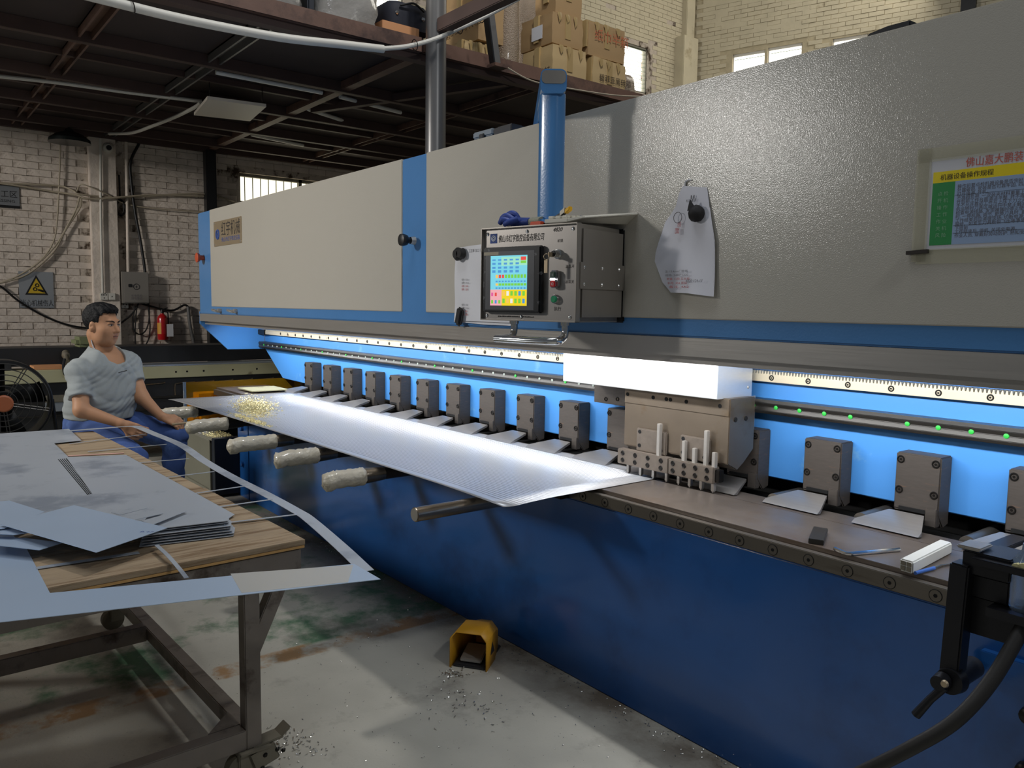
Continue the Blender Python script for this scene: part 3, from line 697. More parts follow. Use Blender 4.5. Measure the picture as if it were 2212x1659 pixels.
# raised rim around a recessed face
rim = MB(); R0 = .004
for (a, b, c, d) in ((0, PW, 0, R0), (0, PW, PH-R0, PH), (0, R0, 0, PH), (PW-R0, PW, 0, PH)): rim.obox(Q((a+b)/2, (c+d)/2, -.012), pu*KP*(b-a)/2, pz*KP*(d-c)/2, pn*KP*.012)
rim.build('rim', 'stainless', pe, bevel=.001)
qbox(R0, PW-R0, R0, PH-R0, -.02, -.012, 'face_plate', 'panel_grey', pe)
qbox(-.002, PW+.002, -.002, PH+.002, -PD-.006, -PD+.006, 'back_gasket', 'black_plastic', pe, bevel=.005)
sp = MB().obox(A0 + KP*(-pn*PD*.52 + pz*PH*.475) + pu*.002, pn*KP*PD*.46, pz*KP*PH*.135, pu*.002).build('side_plate', 'stainless', pe, bevel=.001)
for i in range(3):
    for j in (-1, 1):
        q = A0 + KP*(-pn*PD*(.14+.36*i) + pz*PH*(.475+.085*j)) + pu*.004; MB().lathe(q, q+pu*.003, [(0, .007), (1, .004)], 14).build('screw', 'chrome', sp)
# face screws
for (u, v) in ((.02, PH-.02), (.19, PH-.018), (PW-.025, PH-.018), (.02, .016), (.17, .014), (PW-.03, .016)):
    q = Q(u, v, -.012); s_ = MB().lathe(q, q+pn*.004, [(0, .007), (.6, .006), (1, .003)], 14).build('screw', 'chrome', pe)
# screen unit
fw = -.011
su = [qpx(*p) for p in ((1047, 532), (1180, 526), (1047, 680))]
s0, s1, sv0, sv1 = .018, .262, .027, .243
sc_o = qbox(s0, s1, sv0, sv1, -.012, .010, 'screen_unit', 'bezel', pe, bevel=.005)
dL, dR, dB, dT = .054, .210, .050, .214
qbox(dL-.022, dR+.028, dB-.014, dT+.014, .010, .0105, 'screen_film', 'film_grey', sc_o)
# display with its coloured buttons
def emis(name, c, s=1.0): mat(name, (0, 0, 0), 0.4, emit=S(*c), estr=s)
emis('lcd_cyan', (120, 214, 232), .95); emis('lcd_pale', (160, 230, 200), .95); emis('lcd_yellow', (246, 214, 20), .95); emis('lcd_pink', (244, 172, 180), .95); emis('lcd_green', (120, 210, 60), .95); emis('lcd_red', (232, 70, 60), .95)
emis('lcd_blue', (70, 150, 214), .95); emis('lcd_white', (240, 240, 230), .95); emis('lcd_orange', (250, 200, 90), .95); emis('lcd_magenta', (226, 90, 160), .95)
ds = qbox(dL, dR, dB, dT, .0104, .0108, 'display', 'lcd_cyan', sc_o)
DW, DH = dR-dL, dT-dB
def cell(x0, x1, y0, y1, m_, k=0): return qbox(dL+DW*x0, dL+DW*x1, dB+DH*y0, dB+DH*y1, .0108, .0111+k*.0002, 'display_key', m_, ds)
cell(.32, 1, 0, .32, 'lcd_yellow'); cell(0, .32, 0, .32, 'lcd_pink'); cell(.3, 1, .80, .97, 'lcd_pale')
for i in range(6):
    for j in range(2):
        cell(.345+i*.108, .41+i*.108, .05+j*.15, .14+j*.15, ['lcd_green', 'lcd_orange', 'lcd_white', 'lcd_green', 'lcd_green', 'lcd_blue'][(i+j) % 6], 1)
for i in range(3):
    for j in range(2): cell(.03+i*.10, .085+i*.10, .04+j*.15, .11+j*.15, ['lcd_green', 'lcd_magenta', 'lcd_blue', 'lcd_red', 'lcd_green', 'lcd_pink'][(i*2+j) % 6], 1)
for i in range(10):
    cell(.15+i*.085, .21+i*.085, .55, .62, ['lcd_orange', 'lcd_red', 'lcd_red'][i] if i < 3 else 'lcd_green', 1)
    cell(.15+i*.085, .22+i*.085, .40, .445, 'lcd_orange' if i == 0 else 'lcd_green', 1)
    cell(.15+i*.085, .20+i*.085, .335, .365, 'lcd_blue', 1); cell(.15+i*.085, .20+i*.085, .47, .50, 'lcd_blue', 1)
for r_, (y0, y1) in enumerate(((.66, .71), (.74, .78), (.82, .86), (.90, .93))):
    for i in range(5): cell(.05+i*.16, .14+i*.16, y0, y1, 'lcd_blue', 1)
cell(.83, .97, .90, .97, 'lcd_red', 1); cell(.83, .97, .84, .89, 'lcd_green', 1)
qbox(s0+.006, s0+.07, .216, .227, .0105, .0109, 'sticker', 'ivory_label', sc_o)
# company line, hand-written number, captions
lg = qbox(.032, .062, .258, .290, -.012, -.0112, 'logo_tile', 'ink_blue', pe)
mat('white_ink', S(220, 222, 225), 0.6)
MB().torus(Q(.047, .274, -.011), pn, .0095, .0016, 26, 6).torus(Q(.0475, .2735, -.011), pn, .0045, .0014, 20, 6).build('emblem', 'white_ink', lg)
text('lettering', '佛山市红宇数控设备有限公司', KP*.026, QF(.068, .262, -.0113), 'ink', pe, width=.190*KP, shear=.12)
text('lettering', '4820', KP*.018, QF(.293, .285, -.0113), 'ink', pe, shear=.35)
text('lettering', '机锁', KP*.011, QF(.312, .252, -.0113), 'ink', pe)
text('lettering', '油泵开', KP*.0115, QF(.345, .171, -.0113), 'ink', pe)
text('lettering', '油泵关', KP*.0115, QF(.345, .123, -.0113), 'ink', pe)
text('lettering', '执行', KP*.014, QF(.304, .037, -.0113), 'ink', pe)
scribble('lettering', [(.0, .17, .0, .005)], 0, 0, QF(.07, .012, -.0113), 'ink', pe, 4)
# key switch, twin button, green button
q = Q(.318, .214, -.012)
ks = MB().lathe(q, q+pn*.032, [(0, .017), (.25, .017), (.26, .0135), (.9, .0125), (1, .011)], 22).build('key_switch', 'chrome', pe)
MB().lathe(q+pn*.03, q+pn*.036, [(0, .0105), (1, .009)], 18).build('lock_core', 'black_plastic', ks)
MB().obox(q+pn*.045-pz*.004-pu*.002, pn*.012, pz*.008, pu*.0014).build('key', 'plate_brass', ks)
MB().torus(q+pn*.055-pu*.012-pz*.012, pu*.4+pn*.3, .010, .0014, 20, 6).obox(q+pn*.055-pu*.014-pz*.045, pu*.007, pz*.022, pn*.001).build('key_ring', 'plate_brass', ks)
mat('btn_green', S(24, 140, 92), 0.35); mat('btn_red', S(196, 40, 44), 0.35); mat('btn_white', S(255, 255, 255), 0.3, emit=(.93, .95, 1), estr=3.0); mat('btn_dkgreen', S(40, 70, 58), 0.4)
tb_ = qbox(.298, .327, .107, .163, -.012, .010, 'twin_button', 'chrome', pe, bevel=.006)
qbox(.302, .323, .139, .159, .006, .013, 'start_key', 'btn_dkgreen', tb_, bevel=.003); qbox(.302, .323, .131, .138, .006, .013, 'pilot_light', 'btn_white', tb_, bevel=.002); qbox(.302, .323, .110, .130, .006, .013, 'stop_key', 'btn_red', tb_, bevel=.003)
text('mark', 'I', KP*.012, QF(.3105, .144, .0132), 'white_ink', tb_); text('mark', 'O', KP*.012, QF(.3085, .116, .0132), 'white_ink', tb_)
q = Q(.312, .072, -.012)
gb = MB().lathe(q, q+pn*.014, [(0, .0165), (.6, .0165), (1, .0145)], 24).build('push_button', 'chrome', pe); MB().lathe(q+pn*.010, q+pn*.02, [(0, .0125), (.7, .012), (1, .009)], 22).build('button_cap', 'btn_green', gb)
# handle: bent chrome tube below the box
ha = Q(.11, -.004, -.05); hb_ = Q(.322, -.004, -.05)
MB().tube(spline([ha, ha-pz*.035, ha-pz*.056+pn*.02, ha-pz*.062+pn*.07-pu*.015, ha-pz*.062+pn*.08, hb_-pz*.062+pn*.08, hb_-pz*.056+pn*.02, hb_-pz*.035, hb_], 6), .0135, 14).build('handle', 'chrome', pe)
for h_ in (ha, hb_): MB().lathe(h_+pz*.006, h_-pz*.008, [(0, .018), (1, .017)], 18).build('handle_collar', 'chrome', pe)
# arm
ac = A0 - KP*(pu*PW*.5 + pn*PD*.44)
arm_top = HT + .012
def rrect(c, ux, uy, w, h, r, n=4):
    out = []
    for (sx, sy, a0) in ((1, 1, 0), (-1, 1, 90), (-1, -1, 180), (1, -1, 270)):
        for k in range(n+1):
            a = math.radians(a0 + 90*k/n); out.append(c + ux*(sx*(w/2-r) + r*math.cos(a)) + uy*(sy*(h/2-r) + r*math.sin(a)))
    return out
c1 = Vector((ac.x, ac.y, A0.z+KP*PH-.005)); c2 = Vector((ac.x, ac.y, arm_top))
MB().loft([rrect(c1, pu, -pn, .092, .075, .028), rrect(c2, pu, -pn, .092, .075, .028)]).build('arm_post', 'blue_paint', pe, smooth=30)
far = P(1178, 262, z=arm_top+.03); dr = (far - Vector((ac.x, ac.y, far.z))); dr.z = 0; dr.normalize(); sd = dr.cross(pz)
f0 = Vector((ac.x, ac.y, arm_top+.035)) - dr*.055
MB().loft([rrect(f0, sd, pz, .094, .085, .022), rrect(f0 + dr*1.25, sd, pz, .094, .085, .022)]).build('arm_beam', 'blue_paint', pe, smooth=30)
MB().loft([rrect(f0 - dr*.002 + pz*.014, sd, pz, .086, .046, .016), rrect(f0 + pz*.014, sd, pz, .086, .046, .016)]).build('arm_end_cap', 'stainless', pe)
qq = f0 + dr*1.18
MB().cyl((qq.x, qq.y, HT-.0), (qq.x, qq.y, arm_top+.005), .04, 18).build('arm_mount', 'blue_paint', pe)
MB().lathe((ac.x, ac.y, A0.z+KP*PH-.012), (ac.x, ac.y, A0.z+KP*PH+.03), [(0, .066), (.4, .062), (1, .055)], 20).build('arm_socket', 'blue_paint', pe)
# ---- things lying on the pendant
mat('glove_blue', S(42, 66, 140), 0.55, bump=0.15, bscale=70); mat('glove_knit', S(150, 148, 130), 0.9, bump=0.3, bscale=120); mat('glove_dark', S(26, 28, 40), 0.7)
def blob_tube(mb, pts, rs, n=10): mb.tube(spline(pts, 4), [rs[min(len(rs)-1, int(i/4))] if i % 4 == 0 else rs[min(len(rs)-1, i//4)]*(1-(i % 4)/4)+rs[min(len(rs)-1, i//4+1)]*(i % 4)/4 for i in range(4*(len(pts)-1)+1)], n)
g0 = Q(.10, PH, -.10)
gl = thing('work_glove', g0, 'blue rubber-dipped work gloves crumpled on the control box', 'glove')
def gp(u, v, w): return Q(u, PH+v, w)
m_ = MB(); m_.loft([[gp(.075+.05*t, .022+.020*math.sin(a)*(1-.2*t), -.10+.040*math.cos(a)) for a in np.linspace(0, 2*PI, 14, endpoint=False)] for t in (0, .5, 1, 1.5)]); m_.build('palm', 'glove_blue', gl, smooth=80)
m_ = MB(); m_.loft([[gp(.15+.03*t, .02+.018*math.sin(a), -.10+.036*math.cos(a)) for a in np.linspace(0, 2*PI, 14, endpoint=False)] for t in (0, .6, 1.4)]); m_.build('cuff', 'glove_knit', gl, smooth=80)
for (pts, rr) in ((((.08, .03, -.075), (.055, .045, -.07), (.035, .038, -.07), (.028, .02, -.068)), (.012, .0115, .011, .008)), (((.08, .022, -.06), (.055, .03, -.05), (.04, .018, -.05)), (.012, .012, .009)),
                 (((.08, .036, -.10), (.07, .052, -.095), (.05, .056, -.095), (.036, .050, -.09)), (.012, .0115, .011, .008)), (((.075, .02, -.12), (.045, .014, -.12), (.025, .012, -.11)), (.012, .011, .008)), (((.11, .03, -.062), (.085, .02, -.045), (.065, .013, -.045)), (.013, .012, .009))):
    b_ = MB(); blob_tube(b_, [gp(*p) for p in pts], rr); b_.build('finger', 'glove_blue' if pts[0][2] > -.11 else 'glove_dark', gl, smooth=80)
mat('tag_orange', S(214, 84, 50), 0.5); mat('label_yellow', S(232, 178, 30), 0.45); mat('knife_steel', S(150, 146, 136), 0.4, metal=.6)
tag(MB().obox(Q(.205, PH+.008, -.045), pu*.026, pz*.008, pn*.012).build('tape_roll', 'tag_orange', bevel=.003), 'small orange tape dispenser on the control box', 'tape')
kn = thing('utility_knife', Q(.27, PH, -.06), 'utility knife with black sheath and yellow end beside the tray', 'knife')
MB().obox(Q(.262, PH+.022, -.06), (pu*.05+pz*.022), pz*.006, pn*.010).build('sheath', 'black_plastic', kn, bevel=.003)
MB().obox(Q(.318, PH+.047, -.06), (pu*.010+pz*.006), pz*.007, pn*.011).build('end_piece', 'label_yellow', kn, bevel=.002); MB().obox(Q(.300, PH+.042, -.06), (pu*.010+pz*.006), pz*.008, pn*.011).build('clip', 'knife_steel', kn)
# white keyed tray (keyboard) tilted on the box top
mat('ivory', S(206, 202, 190), 0.45); mat('key_blue', S(70, 100, 160), 0.5)
kb = thing('keyboard', Q(.36, PH, -.16), 'off-white keyboard with a few blue keys lying on the control box', 'keyboard')
k0 = Q(.245, PH+.006, -.03); ku = (pu*.985 + pz*.0).normalized(); kv = (-pn*.93 + pz*.04).normalized(); kw = ku.cross(kv)
# body: flat part and lifted rear edge
def kq(u, v, w=0): return k0 + ku*u + kv*v + kw*w
MB().add([kq(0, 0), kq(.10, 0), kq(.18, .30, -.0), kq(.02, .30), kq(0, 0, .014), kq(.10, 0, .014), kq(.18, .30, .024), kq(.02, .30, .020)], [(0, 3, 2, 1), (4, 5, 6, 7), (0, 1, 5, 4), (1, 2, 6, 5), (2, 3, 7, 6), (3, 0, 4, 7)]).build('keyboard_body', 'ivory', kb, bevel=.002)
MB().add([kq(.10, 0), kq(.16, .02, .012), kq(.235, .30, .036), kq(.18, .30), kq(.10, 0, .012), kq(.155, .02, .020), kq(.23, .30, .044), kq(.18, .30, .012)], [(0, 3, 2, 1), (4, 5, 6, 7), (0, 1, 5, 4), (1, 2, 6, 5), (2, 3, 7, 6), (3, 0, 4, 7)]).build('palm_rest', 'ivory', kb, bevel=.002)
for i in range(10):
    for j in range(3):
        u = .008 + j*.03 + .004*i*.5; v = .012 + i*.028
        MB().obox(kq(u+.012, v+.010, .020+.0006*i), ku*.011, kv*.011, kw*.005).build('key_cap', 'key_blue' if (j == 2 and 3 <= i <= 7) else 'ivory', kb, bevel=.002)

# ================================================================== papers on the hood
mat('paper', S(212, 212, 216), 0.75, var=0.03, vscale=6); mat('sleeve', S(210, 210, 218), 0.55, var=0.04, vscale=9, bump=.15, bscale=9); mat('red_ink', S(170, 50, 50), 0.7); mat('grey_ink', S(96, 92, 96), 0.7)
mat('magnet', S(30, 28, 28), 0.7, bump=.2, bscale=60)
YP = YH - .0065
def sheet_on_hood(name, pts, label, cat, material, lift=.004, curl=.02, seed=1):
    """a limp sheet: outline from pixels on the hood plane, small waves in depth"""
    q = [P(*p, y=YP) for p in pts]; r = random.Random(seed)
    cx = sum(v.x for v in q)/len(q); cz = sum(v.z for v in q)/len(q)
    bmx = bmesh.new(); vs = [bmx.verts.new((v.x, YP, v.z)) for v in q]; bmx.faces.new(vs)
    bmesh.ops.triangulate(bmx, faces=bmx.faces[:]); 
    for _ in range(3): bmesh.ops.subdivide_edges(bmx, edges=bmx.edges[:], cuts=1, use_grid_fill=True)
    zt = max(v.z for v in q); zb = min(v.z for v in q)
    for v in bmx.verts:
        t = (zt-v.co.z)/(zt-zb); v.co.y = YP - lift - curl*t*t*(.6+.4*math.sin(9*(v.co.x-cx)/(zt-zb))) - .003*math.sin(23*(v.co.x+v.co.z))
    me = bpy.data.meshes.new(name); bmx.to_mesh(me); bmx.free(); me.polygons.foreach_set('use_smooth', [True]*len(me.polygons))
    o = bpy.data.objects.new(name, me); COL.objects.link(o); put(o, material); return o
pp = thing('paper_sheet', P(1490, 520, y=YP), 'crumpled white paper in a plastic sleeve pinned on the beige panel', 'paper')
o = sheet_on_hood('sleeve', [(1478, 402), (1528, 405), (1535, 470), (1549, 520), (1547, 600), (1549, 641), (1500, 634), (1452, 632), (1434, 610), (1419, 565), (1421, 545), (1434, 515), (1438, 480), (1462, 445), (1470, 418)], '', '', 'sleeve', curl=.03); put(o, None, pp)
MB().tube([P(1479, 404, y=YP-.004), P(1481, 392, y=YP-.004), P(1489, 388, y=YP-.004), P(1492, 389, y=YP-.004)], .003, 6).build('loop', 'paper', pp)
def on_hood(px, py, w): return FACE_FRONT(P(px, py, y=YP-w))
text('print', '▮▮', .012, on_hood(1490, 428, .012), 'ink', pp); text('print', '标准要求', .011, on_hood(1482, 437, .013), 'ink', pp)
text('print', '面', .022, on_hood(1457, 504, .018), 'red_ink', pp); text('print', '图', .017, on_hood(1463, 489, .016), 'red_ink', pp)
q = P(1464, 470, y=YP-.016); MB().torus(q, (0, 1, 0), .018, .0012, 22, 5).build('print', 'grey_ink', pp)
for i, (s_, x_, y_) in enumerate((('注: 13.4mm门套线', 1436, 589), ('规格: 2480*1220', 1437, 597), ('数量: 12块 拉丝板', 1440, 605), ('料号: 304 黑钛', 1442, 614), ('备注: 4A2', 1445, 622))):
    text('print', s_, .0095, on_hood(x_, y_, .034), 'grey_ink' if i < 2 else 'red_ink', pp, width=.10 if i < 3 else .085)
text('print', '4820 124-13', .014, on_hood(1480, 610, .034), 'grey_ink', pp, shear=.3)
q = P(1505, 462, y=YP-.018)
mg = MB().lathe((q.x, YP-.008, q.z), (q.x+.004, YP-.05, q.z+.002), [(0, .026), (.45, .029), (.75, .021), (1, .009)], 12).tube([(q.x-.012, YP-.03, q.z+.012), (q.x-.014, YP-.036, q.z+.040), (q.x-.014, YP-.036, q.z+.046)], [.015, .004, .001], 8).build('magnet', 'magnet', smooth=60)
tag(mg, 'black magnet holding the sleeve on the beige panel', 'magnet')
pp2 = thing('paper_sheet', P(1020, 620, y=YP), 'white job sheet behind the control box with magnets at its edge', 'paper')
o = sheet_on_hood('page', [(985, 536), (1040, 528), (1110, 528), (1110, 704), (1050, 701), (984, 695)], '', '', 'paper', curl=.006); put(o, None, pp2)
text('print', '工艺单 加工 红宇', .016, on_hood(1012, 545, .008), 'grey_ink', pp2); 
for i in range(4): text('print', ['编号 : 1220', '板厚 : 1.0mm', '材质 : 304#', '颜色 : 拉丝'][i], .011, on_hood(997, 606+i*7, .010), 'grey_ink' if i < 2 else 'red_ink', pp2)
for i in range(4): text('print', ['编号 : 1221', '板厚 : 1.2mm', '数量 : 8块', '颜色 : 黑钛'][i], .011, on_hood(997, 660+i*7, .012), 'grey_ink' if i < 2 else 'red_ink', pp2)
MB().box(P(986, 694, y=YP).x, P(1108, 694, y=YP).x, YP-.0125, YP-.012, P(1000, 694, y=YP).z, P(1000, 694, y=YP).z+.002).build('rule', 'ink', pp2)
q = P(990, 549, y=YP-.02); mg = MB().lathe((q.x, YP-.012, q.z), (q.x, YP-.04, q.z), [(0, .03), (.5, .032), (1, .02)], 14).lathe((q.x+.03, YP-.014, q.z+.002), (q.x+.03, YP-.04, q.z+.002), [(0, .026), (1, .02)], 12).build('magnet', 'magnet'); tag(mg, 'black lumpy magnet at the top of the job sheet', 'magnet')
q = P(993, 684, y=YP-.02); mg = MB().obox((q.x, YP-.022, q.z), (.022, 0, -.008), (0, .012, 0), (.012, 0, .042)).build('magnet', 'magnet', bevel=.01); tag(mg, 'black bar magnet at the bottom of the job sheet', 'magnet')
# safety poster with tape
mat('poster_white', S(206, 206, 210), 0.22, coat=.6); mat('poster_green', S(48, 140, 74), 0.25, coat=.6, var=.06); mat('poster_blue', S(150, 172, 204), 0.25, coat=.6, var=.04); mat('poster_yellow', S(236, 212, 30), 0.25, coat=.6); mat('tape_clear', S(200, 196, 168), 0.3, alpha=.28); mat('poster_red', S(196, 90, 70), .5)
po = thing('safety_poster', P(2100, 440, y=YP), 'laminated operating rules poster with green and blue columns taped to the panel', 'poster')
tl, bl_ = P(2008, 346, y=YP), P(1998, 541, y=YP); px0 = (tl.x+bl_.x)/2; pz1, pz0 = tl.z, bl_.z; PWd = .60; PHt = pz1-pz0
def pos(u0, u1, v0, v1, w, name, m_, par): return MB().box(px0+u0, px0+u1, YP-w-.0006, YP-w, pz0+v0, pz0+v1).build(name, m_, par)
sh = pos(0, PWd, 0, PHt, .001, 'sheet', 'poster_white', po)
pos(.012, PWd-.012, PHt-.062, PHt-.034, .0018, 'title_band', 'poster_yellow', sh); pos(.012, .068, .012, PHt-.062, .0018, 'green_column', 'poster_green', sh); pos(.068, PWd-.012, .012, PHt-.062, .0018, 'blue_field', 'poster_blue', sh)
mat('green_ink', S(130, 180, 140), .5)
text('print', '佛山嘉大鹏装饰工程有限公司机械设备操作规程', .026, FACE_FRONT((px0+.09, YP-.0028, pz1-.028)), 'poster_red', sh, width=.46)
text('print', '机器设备操作规程', .016, FACE_FRONT((px0+.03, YP-.0032, pz1-.055)), 'ink', sh); text('print', '事故风险: 机械伤害', .016, FACE_FRONT((px0+.24, YP-.0032, pz1-.055)), 'ink', sh)
rows = ['操作前要点检机器设备是否完好, 检查电源线路有无', '外露破损, 安装是否可靠牢固, 四周是否有障碍物', '打开电源, 开机。', '不准超负荷, 一次装夹材料重量上不得超规', '开剪前工作台面清洁平整, 并不得有杂物堆放', '手不允许靠近工件与上压下刀之间危险区域', '机运转时刀具区域运行中禁止触摸, 以免发生伤害', '检查电源线路, 发现裸露时停止使用并报告维修', '时, 一停机器; 调节, 更换刀具时, 首先关断电源', '工作结束后应清理现场; 切断电源; 切屑清理', '报修。如发生刀具断裂飞出等事故, 必须立即停机并报告', '下班前', '工作结束后, 停机, 关闭总电源。', '作业人员, 穿戴好劳动防护, 熟知安全操作, 避免']
for i, s_ in enumerate(rows):
    z = pz1-.080-i*(PHt-.10)/14
    if i in (3, 11, 13): MB().box(px0+.07, px0+PWd-.013, YP-.0028, YP-.0025, z+.0105, z+.0111).build('rule', 'ink', sh)
    text('print', s_, .0108, FACE_FRONT((px0+.074, YP-.0028, z)), 'grey_ink', sh)
for i, s_ in enumerate(('点 检', '开 机', '操 作', '工 作', '作 业', '关 机', '风 险')):
    text('print', s_, .012, FACE_FRONT((px0+.026, YP-.0028, pz1-.095-i*(PHt-.11)/7)), 'green_ink', sh)
for (u0, u1, v0, v1) in ((-.03, PWd, PHt-.006, PHt+.030), (-.032, .006, -.03, PHt+.03), (-.02, PWd, -.036, .003)): pos(u0, u1, v0, v1, .0035, 'tape_strip', 'tape_clear', po)
A, B = P(1962, 547, y=YP), P(2008, 543, y=YP)
MB().beam((A.x, YP-.008, A.z), (B.x, YP-.008, B.z), .012, .010).build('pencil_stub', 'rod_dark', po)
# things on top of the hood
mat('toolbox_grey', S(120, 128, 134), .5); mat('toolbox_dark', S(40, 40, 42), .5)
q = P(1055, 297, y=2.25)
tbx = thing('tool_case', (q.x, 2.3, HT), 'small grey plastic tool case on top of the hood', 'tool case')
MB().box(q.x-.14, q.x+.015, 2.26, 2.33, HT, HT+.03).build('case_bottom', 'toolbox_grey', tbx, bevel=.006); MB().box(q.x-.14, q.x+.015, 2.26, 2.33, HT+.031, HT+.062).build('case_lid', 'toolbox_grey', tbx, bevel=.006)
MB().box(q.x-.08, q.x-.045, 2.252, 2.262, HT+.018, HT+.045).build('latch', 'toolbox_dark', tbx, bevel=.003)
tag(MB().box(q.x+.018, q.x+.15, 2.265, 2.35, HT, HT+.058).box(q.x+.03, q.x+.14, 2.275, 2.34, HT+.056, HT+.064).build('dark_case', 'toolbox_dark', bevel=.006), 'black instrument case beside the grey tool case', 'case')
q = P(1912, 66, y=2.27)
tag(MB().add([(q.x-.03, 2.24, HT), (q.x+.085, 2.24, HT), (q.x+.085, 2.33, HT), (q.x-.03, 2.33, HT), (q.x-.034, 2.235, HT+.024), (q.x+.02, 2.24, HT+.034), (q.x+.085, 2.24, HT+.034), (q.x+.085, 2.33, HT+.036), (q.x+.02, 2.33, HT+.036), (q.x-.03, 2.33, HT+.026)],
    [(0, 3, 2, 1), (0, 1, 6, 5, 4), (3, 9, 8, 7, 2), (4, 5, 8, 9), (5, 6, 7, 8), (0, 4, 9, 3), (1, 2, 7, 6)]).build('black_tray', 'black_plastic', bevel=.003), 'black plastic tray lying on the hood top', 'tray')
# ================================================================== wheeled cart
mat('cart_steel', S(124, 116, 108), 0.45, metal=0.45, var=0.25, vscale=10, col2=S(66, 54, 46), c2scale=6, c2lo=.52, c2hi=.66)
mat('cart_wood', S(156, 136, 110), 0.8, var=0.25, vscale=9, stretch=(5, .5, 5), bump=.2, bscale=40, col2=S(120, 96, 70), c2scale=4)
mat('ply_edge', S(190, 148, 92), 0.8, var=0.3, vscale=40, stretch=(.3, .3, 3))
mat('pink_strip', S(202, 160, 146), .7)
mat('caster_grey', S(120, 114, 100), .5, metal=.4, var=.2, vscale=20); mat('caster_wheel', S(96, 90, 74), .6, var=.2)
CZ = .765
c_near = P(661, 1165, z=CZ); c_far = P(203, 930, z=CZ); ang = math.atan2(c_near.y-c_far.y, c_near.x-c_far.x)
ct = thing('work_cart', (c_near.x, c_near.y, 0), 'steel-framed cart with a worn plywood top on swivel casters', 'cart', rz=ang)
CL = (c_far-c_near).length; CW = 1.30
def cbuild(mb, name, m_, par=None, **k):
    """built in cart coordinates: origin under the near right corner, -x away from the camera, +y to the machine"""
    o = mb.build(name, m_, None, **k); par = par or ct
    o.matrix_basis = WM(ct); o.parent = par; o.matrix_parent_inverse = WM(par).inverted(); return o
nb = 9; r_ = random.Random(4)
for i in range(nb):          # boards of the worn top run across the cart
    xa, xb = -CL*(i+1)/nb, -CL*i/nb
    b_ = cbuild(MB().box(xa+.0025, xb-.0025, -CW, 0-r_.uniform(0, .006), CZ-.018, CZ-r_.uniform(0, .002)), 'top_board', 'cart_wood', bevel=.0015)
cbuild(MB().box(-CL, -.002, -CW, -.004, CZ-.026, CZ-.0185), 'plywood_core', 'ply_edge')
fz0, fz1 = CZ-.10, CZ-.028
cbuild(MB().box(-.075, -.012, -CW, -.01, fz0, fz1), 'end_rail', 'cart_steel', bevel=.004); cbuild(MB().box(-CL, -CL+.06, -CW, -.01, fz0, fz1), 'end_rail', 'cart_steel', bevel=.004)
cbuild(MB().box(-CL+.06, -.076, -.07, -.01, fz0, fz1), 'side_rail', 'cart_steel', bevel=.004); cbuild(MB().box(-CL+.06, -.076, -CW, -CW+.06, fz0, fz1), 'side_rail', 'cart_steel', bevel=.004)
LX = (-.08, -1.60); LY = (-.155, -CW+.155); LZ = .13
for lx in LX:
    for ly in LY:
        cbuild(MB().box(lx-.025, lx+.025, ly-.025, ly+.025, LZ-.02, fz0+.002), 'leg', 'cart_steel', bevel=.003)
        sg = 1 if ly > -.5 else -1
        if lx == LX[0]: cbuild(MB().beam((lx, ly+sg*.005, .42), (lx, ly+sg*.13, fz0+.02), .045, .045, up=(1, 0, 0)), 'brace', 'cart_steel', bevel=.003)
        cs_ = cbuild(MB().box(lx-.045, lx+.045, ly-.05, ly+.05, LZ-.027, LZ-.02), 'caster', 'caster_grey', bevel=.001)
        cbuild(MB().prism([(-.028, -.02), (.028, -.02), (.05, -.09), (.035, -.115), (-.01, -.10)], 0, 0, 'x') if False else MB().obox((lx+.0, ly-.02, LZ-.055), (.0, .0, .032), (.0, .03, .0), (.028, 0, 0)), 'fork', 'caster_grey', cs_, bevel=.004)
        cbuild(MB().lathe((lx-.02, ly-.035, .048), (lx+.02, ly-.035, .048), [(0, .035), (.08, .047), (.9, .047), (1, .035)], 26), 'wheel', 'caster_wheel', cs_)
        if lx == LX[0] and sg == 1:
            cbuild(MB().obox((lx, ly+.045, LZ-.018), (.03, 0, 0), (0, .05, .004), (0, 0, .004)).obox((lx, ly+.10, LZ-.006), (.028, 0, 0), (0, .02, .014), (0, 0, .004)), 'brake_pedal', 'caster_grey', cs_, bevel=.002)
            cbuild(MB().obox((lx+.034, ly+.03, LZ-.055), (.003, 0, 0), (0, .04, .01), (0, -.01, .03)), 'brake_plate', 'caster_grey', cs_, bevel=.003)
            for (dy, dz) in ((.0, -.045), (.04, -.04), (.06, -.05), (-.01, -.085)): cbuild(MB().lathe((lx+.037, ly+.03+dy, LZ+dz-.005), (lx+.042, ly+.03+dy, LZ+dz-.005), [(0, .008), (1, .005)], 10), 'rivet', 'bolt_black', cs_)
for ly in LY: cbuild(MB().box(LX[1], LX[0], ly-.025, ly+.025, LZ-.018, LZ+.035), 'lower_rail', 'cart_steel', bevel=.003)
for lx in (LX[0], -1.12): cbuild(MB().box(lx-.025, lx+.025, LY[1]+.025, LY[0]-.025, LZ-.02, LZ+.045), 'cross_rail', 'cart_steel', bevel=.003)
cbuild(MB().add([(LX[0]-.025, LY[0]-.025, LZ+.04), (LX[0]-.025-.10, LY[0]-.025, LZ+.04), (LX[0]-.025, LY[0]-.025-.10, LZ+.04), (LX[0]-.025, LY[0]-.025, LZ+.046), (LX[0]-.125, LY[0]-.025, LZ+.046), (LX[0]-.025, LY[0]-.125, LZ+.046)], [(0, 1, 2), (3, 5, 4), (0, 3, 4, 1), (1, 4, 5, 2), (2, 5, 3, 0)]), 'gusset', 'cart_steel')
